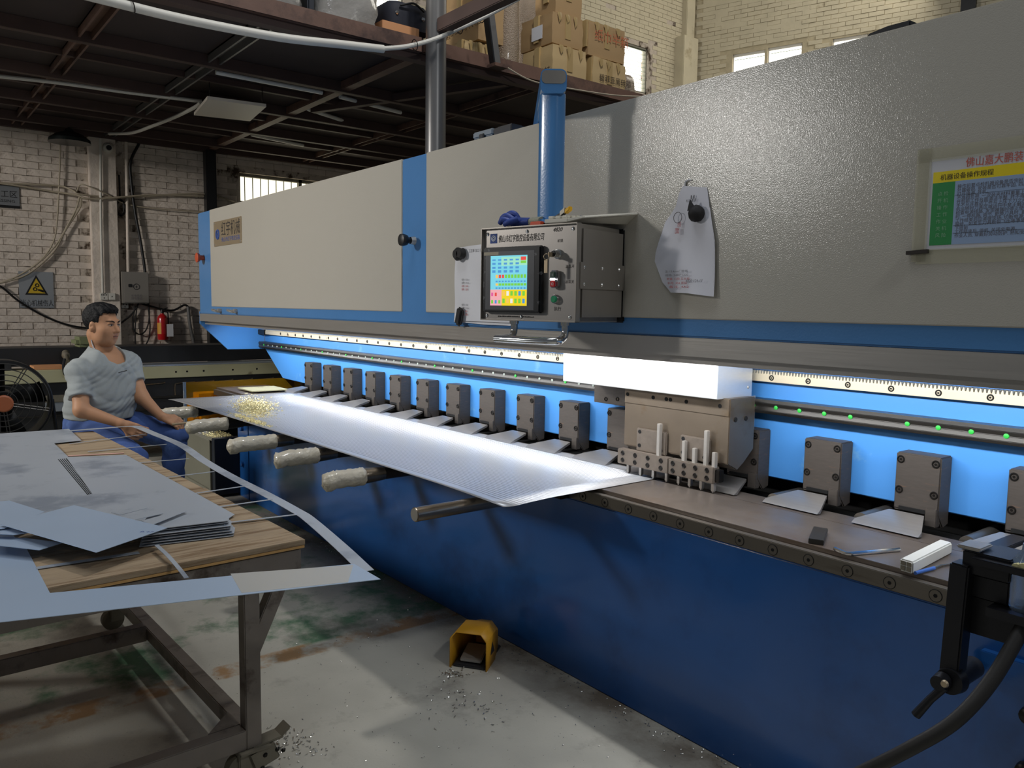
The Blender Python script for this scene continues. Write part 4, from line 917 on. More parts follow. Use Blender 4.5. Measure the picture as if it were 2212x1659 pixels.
# ================================================================== sheets on the cart
SZ = CZ + .0012
def plate(name, pts, z, m_, label=None, cat=None, group=None, th=.0014, par=None, bend=None):
    """flat sheet metal blank: outline given where it lies"""
    q = [P(*p, z=z) if len(p) == 2 else Vector(p) for p in pts]
    n = len(q); vs = [(v.x, v.y, z) for v in q] + [(v.x, v.y, z+th) for v in q]
    mb = MB().add(vs, [tuple(range(n))[::-1], tuple(range(n, 2*n))] + [(i, (i+1) % n, n+(i+1) % n, n+i) for i in range(n)])
    o = mb.build(name, m_, par, smooth=0)
    if label: tag(o, label, cat, group)
    return o
# skeleton sheet: border strips and rungs left after cutting
fr = thing('cut_sheet_frame', P(400, 1270, z=SZ), 'large steel sheet frame with thin rungs left after cutting, overhanging the cart', 'metal sheet')
yl = -.32
near_out = P(822, 1252, z=SZ); near_in = P(765, 1219, z=SZ); hole = P(108, 1282, z=SZ); lo = P(0, 1345, z=SZ)
dirn = (lo-near_out).normalized(); lo2 = near_out + dirn*((near_out.y-yl)/-dirn.y)
hole_far = P(57, 1185, z=SZ)
plate('border', [tuple(near_out), tuple(near_in), tuple(hole), tuple(hole_far), (hole_far.x-.25, hole_far.y-.02, SZ), (hole_far.x-.25, yl, SZ), tuple(lo2)], SZ, 'plate_blue', par=fr)
mat('bare_sheet', S(206, 204, 198), .32, metal=.4, var=.05)
plate('bare_patch', [(498, 1239.5), (763, 1220.5), (752, 1257.5), (522, 1281)], SZ+.0014, 'bare_sheet', par=fr, th=.0004)
def strip(pts, w, m_, name, par, zs=None, th=.0014):
    q = pts; mb = MB(); n = len(q); vs = []
    for i, v in enumerate(q):
        d = (q[min(n-1, i+1)] - q[max(0, i-1)]); d.z = 0; d.normalize(); s_ = Vector((-d.y, d.x, 0))*(w[i] if isinstance(w, list) else w)/2
        vs += [v+s_, v-s_, v-s_+Vector((0, 0, th)), v+s_+Vector((0, 0, th))]
    fs = []
    for i in range(n-1):
        for k in range(4): fs.append((4*i+k, 4*i+(k+1) % 4, 4*i+4+(k+1) % 4, 4*i+4+k))
    fs += [(3, 2, 1, 0), (4*n-4, 4*n-3, 4*n-2, 4*n-1)]
    return mb.add(vs, fs).build(name, m_, par, smooth=40)
spz = lambda px, py, z: P(px, py, z=z)
edge = spline([spz(792, 1234, SZ), spz(735, 1180, SZ), spz(668, 1122, SZ+.004), spz(640, 1104, SZ+.006), spz(575, 1068, SZ+.004), spz(500, 1030, SZ+.01), spz(440, 995, SZ+.012), spz(392, 962, SZ+.03), spz(330, 936, SZ+.045), spz(304, 925, SZ+.05), spz(285, 921, SZ+.045), spz(240, 924, SZ+.02), spz(150, 931, SZ+.004)], 5)
strip(edge, .042, 'plate_film', 'border', fr)
for (a, b) in (((648, 1111), (470, 1132)), ((588, 1079), (440, 1100)), ((532, 1050), (395, 1070)), ((463, 1019), (340, 1034)), ((408, 991), (300, 1000)), ((360, 960), (190, 976)), ((316, 938), (150, 959))):
    strip([spz(*a, SZ+.006 if a[1] > 1000 else SZ+.02), spz((a[0]+b[0])/2, (a[1]+b[1])/2, SZ+.004), spz(*b, SZ+.003)], .012, 'plate_film', 'rung', fr)
strip(spline([spz(338, 1178, SZ+.02), spz(362, 1200, SZ+.018), spz(384, 1225, SZ+.006), spz(403, 1249, SZ+.0015)], 4), .012, 'plate_film', 'rung', fr)
sb = strip([spz(78, 1228, SZ+.001), spz(300, 1194, SZ+.001)], .022, 'plate_film', 'loose_strip', None); tag(sb, 'narrow loose steel strip lying on the plywood by the cart edge', 'metal strip')
# big blanks
Z1 = SZ + .004
pl1 = plate('steel_blank', [(-60, 941), (149, 927), (176, 952), (117, 958), (146, 986), (205, 1070), (-10, 1120), (-420, 1170), (-420, 960)], Z1, 'plate_film', 'large grey steel blank with slits at the far end of the cart', 'metal sheet')
for i in range(6):
    a = P(126+i*4.2, 993-i*.4, z=Z1); b = P(190+i*3.2, 1070-i*1.0, z=Z1)
    if i == 5: a = P(152, 1000, z=Z1); b = P(212, 1066, z=Z1)
    MB().beam(a+Vector((0, 0, .0020)), b+Vector((0, 0, .0020)), .0030, .0008).build('slit', 'hole_black', pl1)
Z2 = Z1 + .003
plate('steel_blank', [(143, 988), (272, 983), (507, 1112), (440, 1152), (330, 1150), (40, 1110), (200, 1068)], Z2, 'plate_film', 'grey steel blank lying across the plywood in the middle of the cart', 'metal sheet')
tag(strip([spz(146, 985, SZ+.001), spz(268, 979, SZ+.001)], .02, 'pink_strip', 'pink_strip', None), 'pale pink strip beside the grey blank', 'strip')
# stack at the near end: each blank slightly turned
base = [(310, 1168), (505, 1153), (500, 1128), (470, 1100), (350, 1112), (330, 1140)]
st_r = random.Random(11); zc = SZ + .0016
for i in range(7):
    dx, dy = st_r.uniform(-6, 4), st_r.uniform(-2, 2)
    pts = [(302+i*3.0+dx, 1182-i*6.2+dy), (505-i*1.5+dx*.6, 1158-i*5.6+dy), (508-i*2+dx*.6, 1146-i*5+dy), (470+dx*.3, 1126-i*5), (330+dx, 1134-i*4), (306+dx, 1168-i*5)]
    plate('small_blank', pts, zc, 'plate_film', ['lowest', 'second from the bottom', 'third from the bottom', 'middle', 'third from the top', 'second from the top', 'topmost'][i] + ' notched steel blank of the fanned stack', 'metal sheet', 'fanned stack of notched blanks', th=.0016)
    zc += .0075
for i, (p0, p1, p2, p3) in enumerate((((240, 1108), (310, 1092), (318, 1098), (260, 1113)), ((262, 1117), (345, 1102), (352, 1110), (290, 1124)), ((305, 1126), (400, 1100), (404, 1104), (330, 1134)))):
    plate('offcut', (p0, p1, p2, p3), zc+.002*i, 'plate_film', ['narrow offcut tucked behind the blue diamond blank', 'slim offcut beside the fanned stack', 'pointed offcut crossing the fanned stack'][i], 'offcut')
# blue diamond blank and the ones under it
plate('blue_blank', [(2, 1134), (160, 1092), (362, 1141), (208, 1194)], CZ+.060, 'plate_blue', 'blue-filmed diamond-turned steel blank on top of the pile', 'metal sheet')
plate('small_blank', [(-40, 1175), (85, 1189), (136, 1173), (55, 1163), (-40, 1160)], CZ+.032, 'plate_blue', 'small pale blank poking out under the diamond blank', 'metal sheet')
plate('small_blank', [(-60, 1152), (30, 1156), (64, 1151), (20, 1136), (-60, 1136)], CZ+.047, 'plate_blue', 'small pale blank under the left tip of the diamond blank', 'metal sheet')
plate('small_blank', [(-60, 1150), (10, 1142), (96, 1106), (20, 1082), (-80, 1092)], CZ+.053, 'plate_blue', 'pale blank reaching out behind the diamond blank', 'metal sheet')
# spacers that keep the pile apart: the folded stack underneath
for i in range(3):
    plate('small_blank', [(120+i*4, 1150-i*3), (210+i*2, 1168-i*4), (330-i*3, 1140-i*3), (200, 1116-i*2)], SZ+.008+i*.015, 'plate_film', ['lowest', 'middle', 'uppermost'][i] + ' of three blanks propping up the diamond blank', 'metal sheet', 'pile under the diamond blank')
text('pen_mark', 'B.47', .022, frame(P(300, 1150, z=CZ+.0616), (.62, .78, 0), (-.78, .62, 0)), 'ink_blue', bpy.data.objects['blue_blank'])
# shavings on the floor
def floor_pts(cx, cy, sx, sy):
    def f(r):
        q = P(r.gauss(cx, sx), r.gauss(cy, sy), z=.002); return q.x, q.y, .002
    return f
chips('floor_shavings', lambda r: floor_pts(*r.choice(((600, 1600, 28, 22), (1000, 1520, 60, 25), (640, 1610, 45, 18), (985, 1455, 15, 6))))(r), 260, 'silver_chip', 'curled metal shavings scattered on the floor by the cart caster', 'shavings', .010, 5)
def base_pts(r):
    x = r.uniform(-5.5, -1.4); return x, 2.145-abs(r.gauss(0, .05)), .002
chips('machine_shavings', base_pts, 420, 'silver_chip', 'fine metal shavings along the foot of the blue base', 'shavings', .007, 6)
chips('aisle_shavings', lambda r: (r.uniform(-3.3, -1.4), r.uniform(.9, 2.0), .002), 260, 'silver_chip', 'stray metal shavings on the aisle floor', 'shavings', .006, 8)

# ================================================================== foot pedal
mat('pedal_yellow', S(206, 150, 36), .42, var=.1, vscale=8); mat('pedal_tread', S(150, 146, 140), .5, metal=.4)
pc = P(1020, 1450, z=0); fpd = thing('foot_pedal', (pc.x, pc.y+.10, 0), 'yellow hooded foot pedal on the floor by the machine', 'foot pedal')
pa = P(972, 1441, z=0); pb = P(1050, 1452, z=0); ex = (pb-pa).normalized(); ey = Vector((-ex.y, ex.x, 0)); w = (pb-pa).length
if ey.y < 0: ey = -ey
F = lambda u, v, z: pa + ex*u + ey*v + Vector((0, 0, z))
hh = .155
sec = lambda v, s, h: [F(w*.5-w*.5*s, v, 0), F(w*.5-w*.5*s, v, h-.03), F(w*.5-w*.5*s+.025, v, h), F(w*.5+w*.5*s-.025, v, h), F(w*.5+w*.5*s, v, h-.03), F(w*.5+w*.5*s, v, 0)]
mbp = MB(); mbp.loft([sec(0, 1, hh), sec(.13, .98, hh), sec(.14, .92, hh*.98), sec(.22, .78, hh*.78), sec(.26, .6, hh*.72)], cap=False, closed=False)
o = mbp.build('hood', 'pedal_yellow', fpd, solid=.005); 
MB().loft([sec(.255, .6, hh*.72), sec(.26, .6, hh*.72)]).build('back_wall', 'pedal_yellow', fpd)
MB().obox(F(w*.5, .13, .006), ex*(w*.44), ey*.12, Vector((0, 0, .006))).build('base_plate', 'toolbox_dark', fpd, bevel=.003)
MB().obox(F(w*.5, .085, .036), ex*(w*.30), ey*.055+Vector((0, 0, .014)), Vector((0, 0, .006))).build('treadle', 'pedal_tread', fpd, bevel=.004)
MB().obox(F(w*.5, .075, .02), ex*(w*.16), ey*.03, Vector((0, 0, .012))).build('switch_block', 'toolbox_dark', fpd)
MB().add([F(w*1.0+.004, .05, .05), F(w*1.0+.004, .105, .05), F(w*1.0+.003, .078, .10)], [(0, 1, 2)]).build('warning_mark', 'ink', fpd)

# ================================================================== small tools on the table
TZ = ZT
q = P(1762, 1172, z=TZ); tb2 = thing('steel_block', q, 'small dark steel block on the table plate', 'block')
bl2 = [P(*p, z=TZ+.0) for p in ((1746, 1174), (1779, 1179), (1788, 1152), (1757, 1147))]
hb2 = .016; MB().add([tuple(v) for v in bl2] + [(v.x, v.y, TZ+hb2) for v in bl2], [(0, 1, 2, 3), (4, 7, 6, 5), (0, 4, 5, 1), (1, 5, 6, 2), (2, 6, 7, 3), (3, 7, 4, 0)]).build('body', 'rail_steel', tb2, bevel=.0012)
hk = MB().tube([P(1803, 1185, z=TZ+.006), P(1822, 1193, z=TZ+.006), P(1829, 1195.5, z=TZ+.006), P(1837, 1196, z=TZ+.006), P(1880, 1192.5, z=TZ+.006), P(1943, 1187, z=TZ+.006)], .0058, 8).build('hex_key', 'chrome', smooth=20); tag(hk, 'bent chrome hex key lying on the table plate', 'hex key')
mat('milky', S(206, 206, 200), .35, trans=.25, var=.04)
bxp = thing('plastic_tube_box', P(1995, 1210, z=TZ), 'translucent white plastic square box lying on the table plate', 'plastic box')
bp = [P(*p, z=TZ) for p in ((1942, 1232), (1971, 1241), (2056, 1196), (2030, 1184))]
d1 = (bp[2]-bp[1]); bpd = [bp[0], bp[1], bp[1]+d1, bp[0]+d1]; hh3 = .034
MB().add([tuple(v) for v in bpd] + [(v.x, v.y, TZ+hh3) for v in bpd], [(0, 1, 2, 3), (4, 7, 6, 5), (0, 4, 5, 1), (1, 5, 6, 2), (2, 6, 7, 3), (3, 7, 4, 0)]).build('body', 'milky', bxp, bevel=.004)
dn = -d1.normalized(); e0 = (bpd[1]-bpd[0])
for (u, v) in ((.28, .3), (.72, .3), (.28, .72), (.72, .72)):
    c_ = bpd[0] + e0*u + Vector((0, 0, hh3*v)); MB().obox(c_ + dn*.001, e0*.18, Vector((0, 0, hh3*.17)), dn*.001).build('cell_end', 'caster_grey', bxp, bevel=.0005)
mat('file_blue', S(48, 84, 150), .5)
fl = thing('needle_file', P(2010, 1228, z=TZ), 'needle file with blue grip beside the plastic box', 'file')
MB().tube([P(1977, 1238, z=TZ+.006), P(2018, 1227, z=TZ+.006)], .005, 10).build('grip', 'file_blue', fl); MB().tube([P(2018, 1227, z=TZ+.005), P(2032, 1222, z=TZ+.004), P(2076, 1216, z=TZ+.003)], [.003, .0035, .0015], 8).build('blade', 'rod_steel', fl)

# ================================================================== black support arm at the near end
mat('arm_black', S(28, 28, 32), .38, metal=.3); mat('hose_black', S(34, 32, 30), .55, bump=.05, bscale=30)
ya = 1.93
ar = thing('support_arm', P(2040, 1480, y=ya), 'black steel clamp arm with a locking lever at the near end of the table', 'clamp arm')
def A(px, py, y=ya): return P(px, py, y=y)
a0, a1 = A(2082, 1215), A(2058, 1450)
MB().beam(a0, a1, .042, .05, up=(0, 1, 0)).build('upright', 'arm_black', ar, bevel=.004)
t0 = A(2092, 1192); MB().obox(t0+Vector((.005, .02, .012)), (.026, 0, 0), (0, .035, 0), (0, 0, .004)).build('top_cap', 'stainless', ar, bevel=.003)
for (px, py, hw, hh_, yy) in ((2145, 1216, .05, .026, ya+.03), (2140, 1262, .052, .026, ya+.05), (2155, 1330, .052, .045, ya+.06)):
    q = A(px, py, yy); MB().box(q.x-hw, q.x+hw, yy-.04, yy+.06, q.z-hh_, q.z+hh_).build('guide_block', 'arm_black', ar, bevel=.003)
q0 = P(2110, 1200, z=.845); q1 = P(2168, 1178, z=.86)
MB().beam(q0, q1+Vector((0, .12, 0)), .05, .014).build('top_finger', 'arm_black', ar, bevel=.002)
MB().obox(A(2190, 1212, ya+.05), (.06, 0, 0), (0, .08, 0), (0, 0, .008)).build('shelf', 'arm_black', ar, bevel=.002)
q = A(2062, 1465); MB().lathe(q+Vector((0, -.03, 0)), q+Vector((0, .10, 0)), [(0, .030), (.2, .034), (.21, .026), (1, .026)], 22).build('pivot_sleeve', 'arm_black', ar)
MB().lathe(q+Vector((-.012, -.033, 0)), q+Vector((-.012, -.06, 0)), [(0, .020), (1, .017)], 18).build('lever_hub', 'arm_black', ar)
q2 = A(2041, 1477, ya-.06); MB().lathe(q2, q2+Vector((0, -.006, 0)), [(0, .009), (1, .007)], 12).build('hub_screw', 'plate_brass', ar)
MB().tube([A(2040, 1484, ya-.045), A(2010, 1510, ya-.05), A(1978, 1545, ya-.06)], [.010, .0095, .011], 12).build('lever', 'arm_black', ar)
MB().tube([A(2064, 1455, ya+.02), A(2095, 1440, ya+.18)], .026, 16).build('bracket_tube', 'arm_black', ar)
hs = MB().tube(spline([P(1855, 1672, y=1.72), P(1960, 1620, y=1.74), P(2060, 1560, y=1.78), P(2135, 1480, y=1.84), P(2190, 1390, y=1.9), P(2230, 1310, y=1.95), P(2260, 1200, y=2.0)], 6), .0155, 14).build('air_hose', 'hose_black'); tag(hs, 'thick black cable curving up beside the clamp arm', 'hose')
# bottle at the frame edge
mat('clear_pet', S(170, 190, 214), .12, trans=.7, ior=1.3); mat('cap_cream', S(214, 204, 150), .5)
bq = A(2216, 1290, ya+.02)
bz = bq.z-.03
bt = thing('water_bottle', (bq.x, ya+.02, bz), 'clear plastic bottle with ridged sides behind the clamp arm', 'bottle')
MB().lathe((bq.x, ya+.02, bz), (bq.x, ya+.02, bz+.15), [(0, .028), (.05, .032), (.2, .031), (.25, .032), (.4, .031), (.45, .032), (.6, .031), (.75, .03), (.9, .014), (1, .013)], 24).build('body', 'clear_pet', bt)
MB().box(bq.x-.06, bq.x+.08, ya-.03, ya+.08, bz-.02, bz).build('bottle_shelf', 'arm_black', ar)
for i, px in enumerate((2195, 2209)):
    q = A(px, 1228, ya-.02); e_ = MB().lathe(q, q+Vector((0, .012, 0)), [(0, .011), (1, .011)], 8).build('nut', 'cap_cream', ar)
# ================================================================== seated worker (implicit surfaces -> one continuous skin, clothes over it)
def rcone(p, a, b, ra, rb):
    a, b = np.array(a, np.float32), np.array(b, np.float32); ba = b-a; h = np.clip(((p-a) @ ba)/float(ba @ ba), 0, 1)
    return np.linalg.norm(p - a - h[..., None]*ba, axis=-1) - (ra + (rb-ra)*h)
def ell(p, c, F, r):
    q = (p - np.array(c, np.float32)) @ F.T; k0 = np.linalg.norm(q/np.array(r, np.float32), axis=-1); k1 = np.linalg.norm(q/np.array(r, np.float32)**2, axis=-1)
    return k0*(k0-1)/np.maximum(k1, 1e-6)
def smin(a, b, k):
    h = np.clip(0.5+0.5*(b-a)/k, 0, 1); return b + (a-b)*h - k*h*(1-h)
def smax(a, b, k): return -smin(-a, -b, k)
def surface(fn, lo, hi, h, blk=8):
    """sparse evaluation on blocks, then naive surface nets; returns verts, quads"""
    lo = np.array(lo, np.float32); n = (np.ceil((np.array(hi)-lo)/(h*blk)).astype(int))*blk
    nb = n//blk; g = np.stack(np.meshgrid(*[np.arange(k) for k in nb], indexing='ij'), -1).reshape(-1, 3)
    cen = (lo + (g*blk + blk/2)*h).astype(np.float32); fc = fn(cen); keep = np.abs(fc) < h*blk*1.25
    D = np.repeat(np.repeat(np.repeat(fc.reshape(nb), blk, 0), blk, 1), blk, 2).astype(np.float32)
    loc = np.stack(np.meshgrid(*[np.arange(blk)]*3, indexing='ij'), -1).reshape(-1, 3)
    idx = (g[keep][:, None, :]*blk + loc[None]).reshape(-1, 3)
    for s in range(0, len(idx), 400000):
        q = idx[s:s+400000]; D[q[:, 0], q[:, 1], q[:, 2]] = fn((lo + q*h).astype(np.float32))
    ins = D < 0; nx, ny, nz_ = D.shape
    acc = np.zeros((nx-1, ny-1, nz_-1, 3), np.float32); cnt = np.zeros((nx-1, ny-1, nz_-1), np.float32)
    for ax in range(3):
        s0 = [slice(None)]*3; s1 = [slice(None)]*3; s0[ax] = slice(0, -1); s1[ax] = slice(1, None)
        a, b = D[tuple(s0)], D[tuple(s1)]; cr = (a < 0) != (b < 0); w_ = np.argwhere(cr); 
        if not len(w_): continue
        t = (a[cr]/(a[cr]-b[cr])); pos = w_.astype(np.float32); pos[:, ax] += t
        o1, o2 = [k for k in range(3) if k != ax]
        for d1 in (0, -1):
            for d2 in (0, -1):
                c = w_.copy(); c[:, o1] += d1; c[:, o2] += d2
                ok = np.all((c >= 0) & (c < np.array([nx-1, ny-1, nz_-1])), axis=1); cc = c[ok]
                np.add.at(acc, (cc[:, 0], cc[:, 1], cc[:, 2]), pos[ok]); np.add.at(cnt, (cc[:, 0], cc[:, 1], cc[:, 2]), 1)
    act = cnt > 0; vid = -np.ones(cnt.shape, np.int64); vid[act] = np.arange(act.sum()); V = lo + (acc[act]/cnt[act][:, None])*h
    quads = []
    for ax in range(3):
        s0 = [slice(None)]*3; s1 = [slice(None)]*3; s0[ax] = slice(0, -1); s1[ax] = slice(1, None)
        a, b = ins[tuple(s0)], ins[tuple(s1)]; cr = a != b; w_ = np.argwhere(cr); sg = a[cr]
        o1, o2 = [(1, 2), (2, 0), (0, 1)][ax]
        ok = (w_[:, o1] > 0) & (w_[:, o2] > 0) & (w_[:, o1] < cnt.shape[o1]) & (w_[:, o2] < cnt.shape[o2]) & (w_[:, ax] < cnt.shape[ax]); w_ = w_[ok]; sg = sg[ok]
        cs = []
        for (d1, d2) in ((0, 0), (-1, 0), (-1, -1), (0, -1)):
            c = w_.copy(); c[:, o1] += d1; c[:, o2] += d2; cs.append(vid[c[:, 0], c[:, 1], c[:, 2]])
        q = np.stack(cs, 1); q[~sg] = q[~sg][:, ::-1]; quads.append(q)
    return V, np.concatenate(quads)
def smesh(name, fn, lo, hi, h, material, parent=None, smooth_it=2):
    V, Qd = surface(fn, lo, hi, h)
    # a little relaxation to take the grid out of the surface
    nv = len(V); e = np.concatenate([Qd[:, [0, 1]], Qd[:, [1, 2]], Qd[:, [2, 3]], Qd[:, [3, 0]]]); e = np.concatenate([e, e[:, ::-1]])
    deg = np.bincount(e[:, 0], minlength=nv).astype(np.float32)
    for it in range(smooth_it*2):
        s_ = np.stack([np.bincount(e[:, 0], weights=V[e[:, 1], k], minlength=nv) for k in range(3)], 1)/np.maximum(deg, 1)[:, None]
        V = V + (s_-V)*(0.5 if it % 2 == 0 else -0.52)
    me = bpy.data.meshes.new(name); me.from_pydata(V.tolist(), [], Qd.tolist()); me.polygons.foreach_set('use_smooth', [True]*len(me.polygons)); me.update()
    o = bpy.data.objects.new(name, me); COL.objects.link(o); put(o, material, parent); return o
mat('skin', S(178, 132, 100), .55, var=.05, vscale=14, spec=.35)
mat('shirt', S(148, 153, 153), .9, var=.06, vscale=50, bump=.08, bscale=160)
mat('denim', S(62, 86, 142), .85, var=.12, vscale=18, bump=.12, bscale=190, col2=S(98, 130, 186), c2scale=5, c2lo=.55, c2hi=.75)
mat('hair', S(16, 15, 17), .62, bump=.4, bscale=150, spec=.25); mat('eye_dark', S(24, 18, 16), .2); mat('eye_white', S(200, 194, 188), .35); mat('lip', S(168, 112, 96), .5); mat('shoe_dark', S(40, 40, 44), .6); mat('cord_white', S(220, 220, 224), .4)
np3 = lambda v: np.array([v[0], v[1], v[2]], np.float32)
def J(px, py, x): return np3(P(px, py, x=x*1.018))
pel, hipR, hipL = J(205, 905, -5.28), J(188, 915, -5.20), J(240, 905, -5.36)
nck, shR, shL = J(224, 756, -5.25), J(170, 804, -5.13), J(277, 786, -5.33)
elR, wrR, haR = J(176, 886, -5.02), J(262, 915, -4.92), J(296, 930, -4.88)
elL, wrL, haL = J(306, 858, -5.19), J(348, 899, -5.04), J(382, 912, -4.99)
knL, knR = J(378, 945, -5.03), J(288, 990, -4.88)
anL = knL + np.array([-.06, -.02, -.56], np.float32); anL[2] = .12; anR = knR + np.array([-.02, -.02, -.5], np.float32); anR[2] = .12
HY = math.radians(40); hf = np.array([math.cos(HY), math.sin(HY), -.10], np.float32); hf /= np.linalg.norm(hf)
hl = np.cross([0, 0, 1], hf).astype(np.float32); hl /= np.linalg.norm(hl); hu = np.cross(hf, hl).astype(np.float32)
HF = np.stack([hf, hl, hu]); HC = J(221, 702, -5.20)
def hp(f, l, u): return HC + hf*f + hl*l + hu*u
TY = math.radians(24); tf = np.array([math.cos(TY), math.sin(TY), 0], np.float32); tl_ = np.array([-math.sin(TY), math.cos(TY), 0], np.float32); TF = np.stack([tf, tl_, np.array([0, 0, 1], np.float32)])
mid = (shR+shL)/2
chest = mid + tf*.0 - np.array([0, 0, .10], np.float32); belly = (chest*.4+pel*.6) + tf*.035; belly[2] = .93
def sd_head(p):
    d = ell(p, hp(-.014, 0, .034), HF, (.094, .077, .086))
    d = smin(d, ell(p, hp(.020, 0, -.036), HF, (.074, .070, .082)), .03)
    d = smin(d, ell(p, hp(.024, 0, -.078), HF, (.056, .062, .038)), .03)
    d = smin(d, np.linalg.norm(p-hp(.064, 0, -.099), axis=-1)-.019, .022)
    for s in (-1, 1): d = smin(d, np.linalg.norm(p-hp(.052, .038*s, -.026), axis=-1)-.028, .03)
    d = smin(d, rcone(p, hp(.080, -.03, .030), hp(.080, .03, .030), .012, .012), .016)
    d = smin(d, rcone(p, hp(.086, 0, .012), hp(.108, 0, -.024), .009, .0135), .012)
    for s in (-1, 1):
        d = smin(d, np.linalg.norm(p-hp(.094, .013*s, -.028), axis=-1)-.0085, .008)
        d = smax(d, -(np.linalg.norm(p-hp(.104, .033*s, .012), axis=-1)-.016), .012)
        d = smin(d, np.linalg.norm(p-hp(.0735, .033*s, .011), axis=-1)-.0125, .006)
        e = ell(p, hp(-.010, .076*s, -.012), HF, (.017, .012, .031)); e = smax(e, -(np.linalg.norm(p-hp(-.004, .090*s, -.006), axis=-1)-.010), .006); d = smin(d, e, .008)
    d = smin(d, rcone(p, hp(.086, -.016, -.054), hp(.086, .016, -.054), .0065, .0065), .007); d = smin(d, rcone(p, hp(.085, -.014, -.065), hp(.085, .014, -.065), .0075, .0075), .007)
    d = smax(d, -(rcone(p, hp(.097, -.02, -.0595), hp(.097, .02, -.0595), .0028, .0028)), .004)
    d = smin(d, rcone(p, hp(-.038, 0, -.060), nck - np.array([0, 0, .05], np.float32), .053, .055), .012)
    return d
def sd_torso(p):
    d = ell(p, chest, TF, (.115, .165, .19)); d = smin(d, ell(p, belly, TF, (.125, .155, .17)), .08)
    d = smin(d, ell(p, pel + np.array([0, 0, -.02], np.float32), TF, (.14, .165, .12)), .06)
    d = smin(d, rcone(p, shR, shL, .058, .058), .07); d = smin(d, rcone(p, nck - np.array([0, 0, .0], np.float32), mid, .060, .10), .07)
    for s_ in (shR, shL): d = smin(d, rcone(p, nck*.75+mid*.25, s_*.75+mid*.25, .045, .050), .05)
    return d
def sd_arms(p, up=1.0):
    d = rcone(p, shR, elR, .052, .042); d = smin(d, rcone(p, shL, elL, .052, .042), .01); return d
def sd_fore(p):
    d = smin(rcone(p, elR, wrR, .043, .026), rcone(p, elL, wrL, .042, .026), .01); return d
def finger_chain(p, d, pts, r, k=.006):
    for a, b in zip(pts, pts[1:]): d = smin(d, rcone(p, a, b, r, r*.93), k)
    return d
def hand(p, d, wr, ha, side, up, spread, curl):
    """wrist, knuckle centre, direction across the knuckles, back of hand"""
    f = ha-wr; L = np.linalg.norm(f); f = f/L; side = side - f*(side @ f); side /= np.linalg.norm(side); up = np.cross(f, side)
    if up[2] < 0: up = -up
    kn = wr + f*.085
    d = smin(d, rcone(p, wr, wr+f*.035, .024, .024), .015)
    for i in range(4):
        a = wr + f*.03 + side*(i-1.5)*.013; b = kn + side*(i-1.5)*.019; d = smin(d, rcone(p, a, b, .013, .0105), .012)
        ln = (.072, .084, .078, .06)[i]; c1 = b + (f*math.cos(curl*.6) - up*math.sin(curl*.6))*ln*.45; c2 = c1 + (f*math.cos(curl*1.4) - up*math.sin(curl*1.4))*ln*.32; c3 = c2 + (f*math.cos(curl*2.0) - up*math.sin(curl*2.0))*ln*.26
        d = finger_chain(p, d, [b, c1, c2, c3], .0088, .004)
    t0 = wr + f*.025 + side*spread*.02; t1 = t0 + f*.035 + side*spread*.028 - up*.008; t2 = t1 + f*.032 + side*spread*.004 - up*.012; t3 = t2 + f*.022 - side*spread*.006 - up*.006
    return finger_chain(p, d, [t0, t1, t2, t3], .0105, .006)
hrdir = np3((P(330, 950, x=-4.86)-P(262, 915, x=-4.92)).normalized()); sideR = np.array([.25, .30, -.9], np.float32)
sideL = np.array([.55, -.25, -.45], np.float32)
def sd_legs(p):
    d = smin(rcone(p, hipR, knR, .082, .056), rcone(p, hipL, knL, .082, .056), .01)
    d = smin(d, rcone(p, knR, anR, .052, .038), .02); return smin(d, rcone(p, knL, anL, .052, .038), .02)
def sd_body(p):
    d = smin(sd_head(p), sd_torso(p), .022); d = smin(d, sd_arms(p), .03); d = smin(d, sd_fore(p), .02)
    d = hand(p, d, wrR, haR, sideR, None, 1, .62); d = hand(p, d, wrL, haL, sideL, None, -1, .70)
    d = smin(d, sd_legs(p), .03)
    for a in (anR, anL): d = smin(d, rcone(p, a, a + tf*.15 - np.array([0, 0, .05], np.float32), .035, .028), .02)
    return d
man = thing('person', (pel[0], pel[1], 0), 'seated man in a grey t-shirt and blue jeans watching the machine', 'person')
smesh('body', sd_body, (-5.68, .66, .02), (-4.74, 1.60, 1.54), .0048, 'skin', man)
def wob(p, s=1.0): return .0035*s*(np.sin(p[..., 0]*31+p[..., 2]*23) + np.sin(p[..., 1]*37-p[..., 2]*29+1.3)) 
uR = (elR-shR)/np.linalg.norm(elR-shR); uL = (elL-shL)/np.linalg.norm(elL-shL)
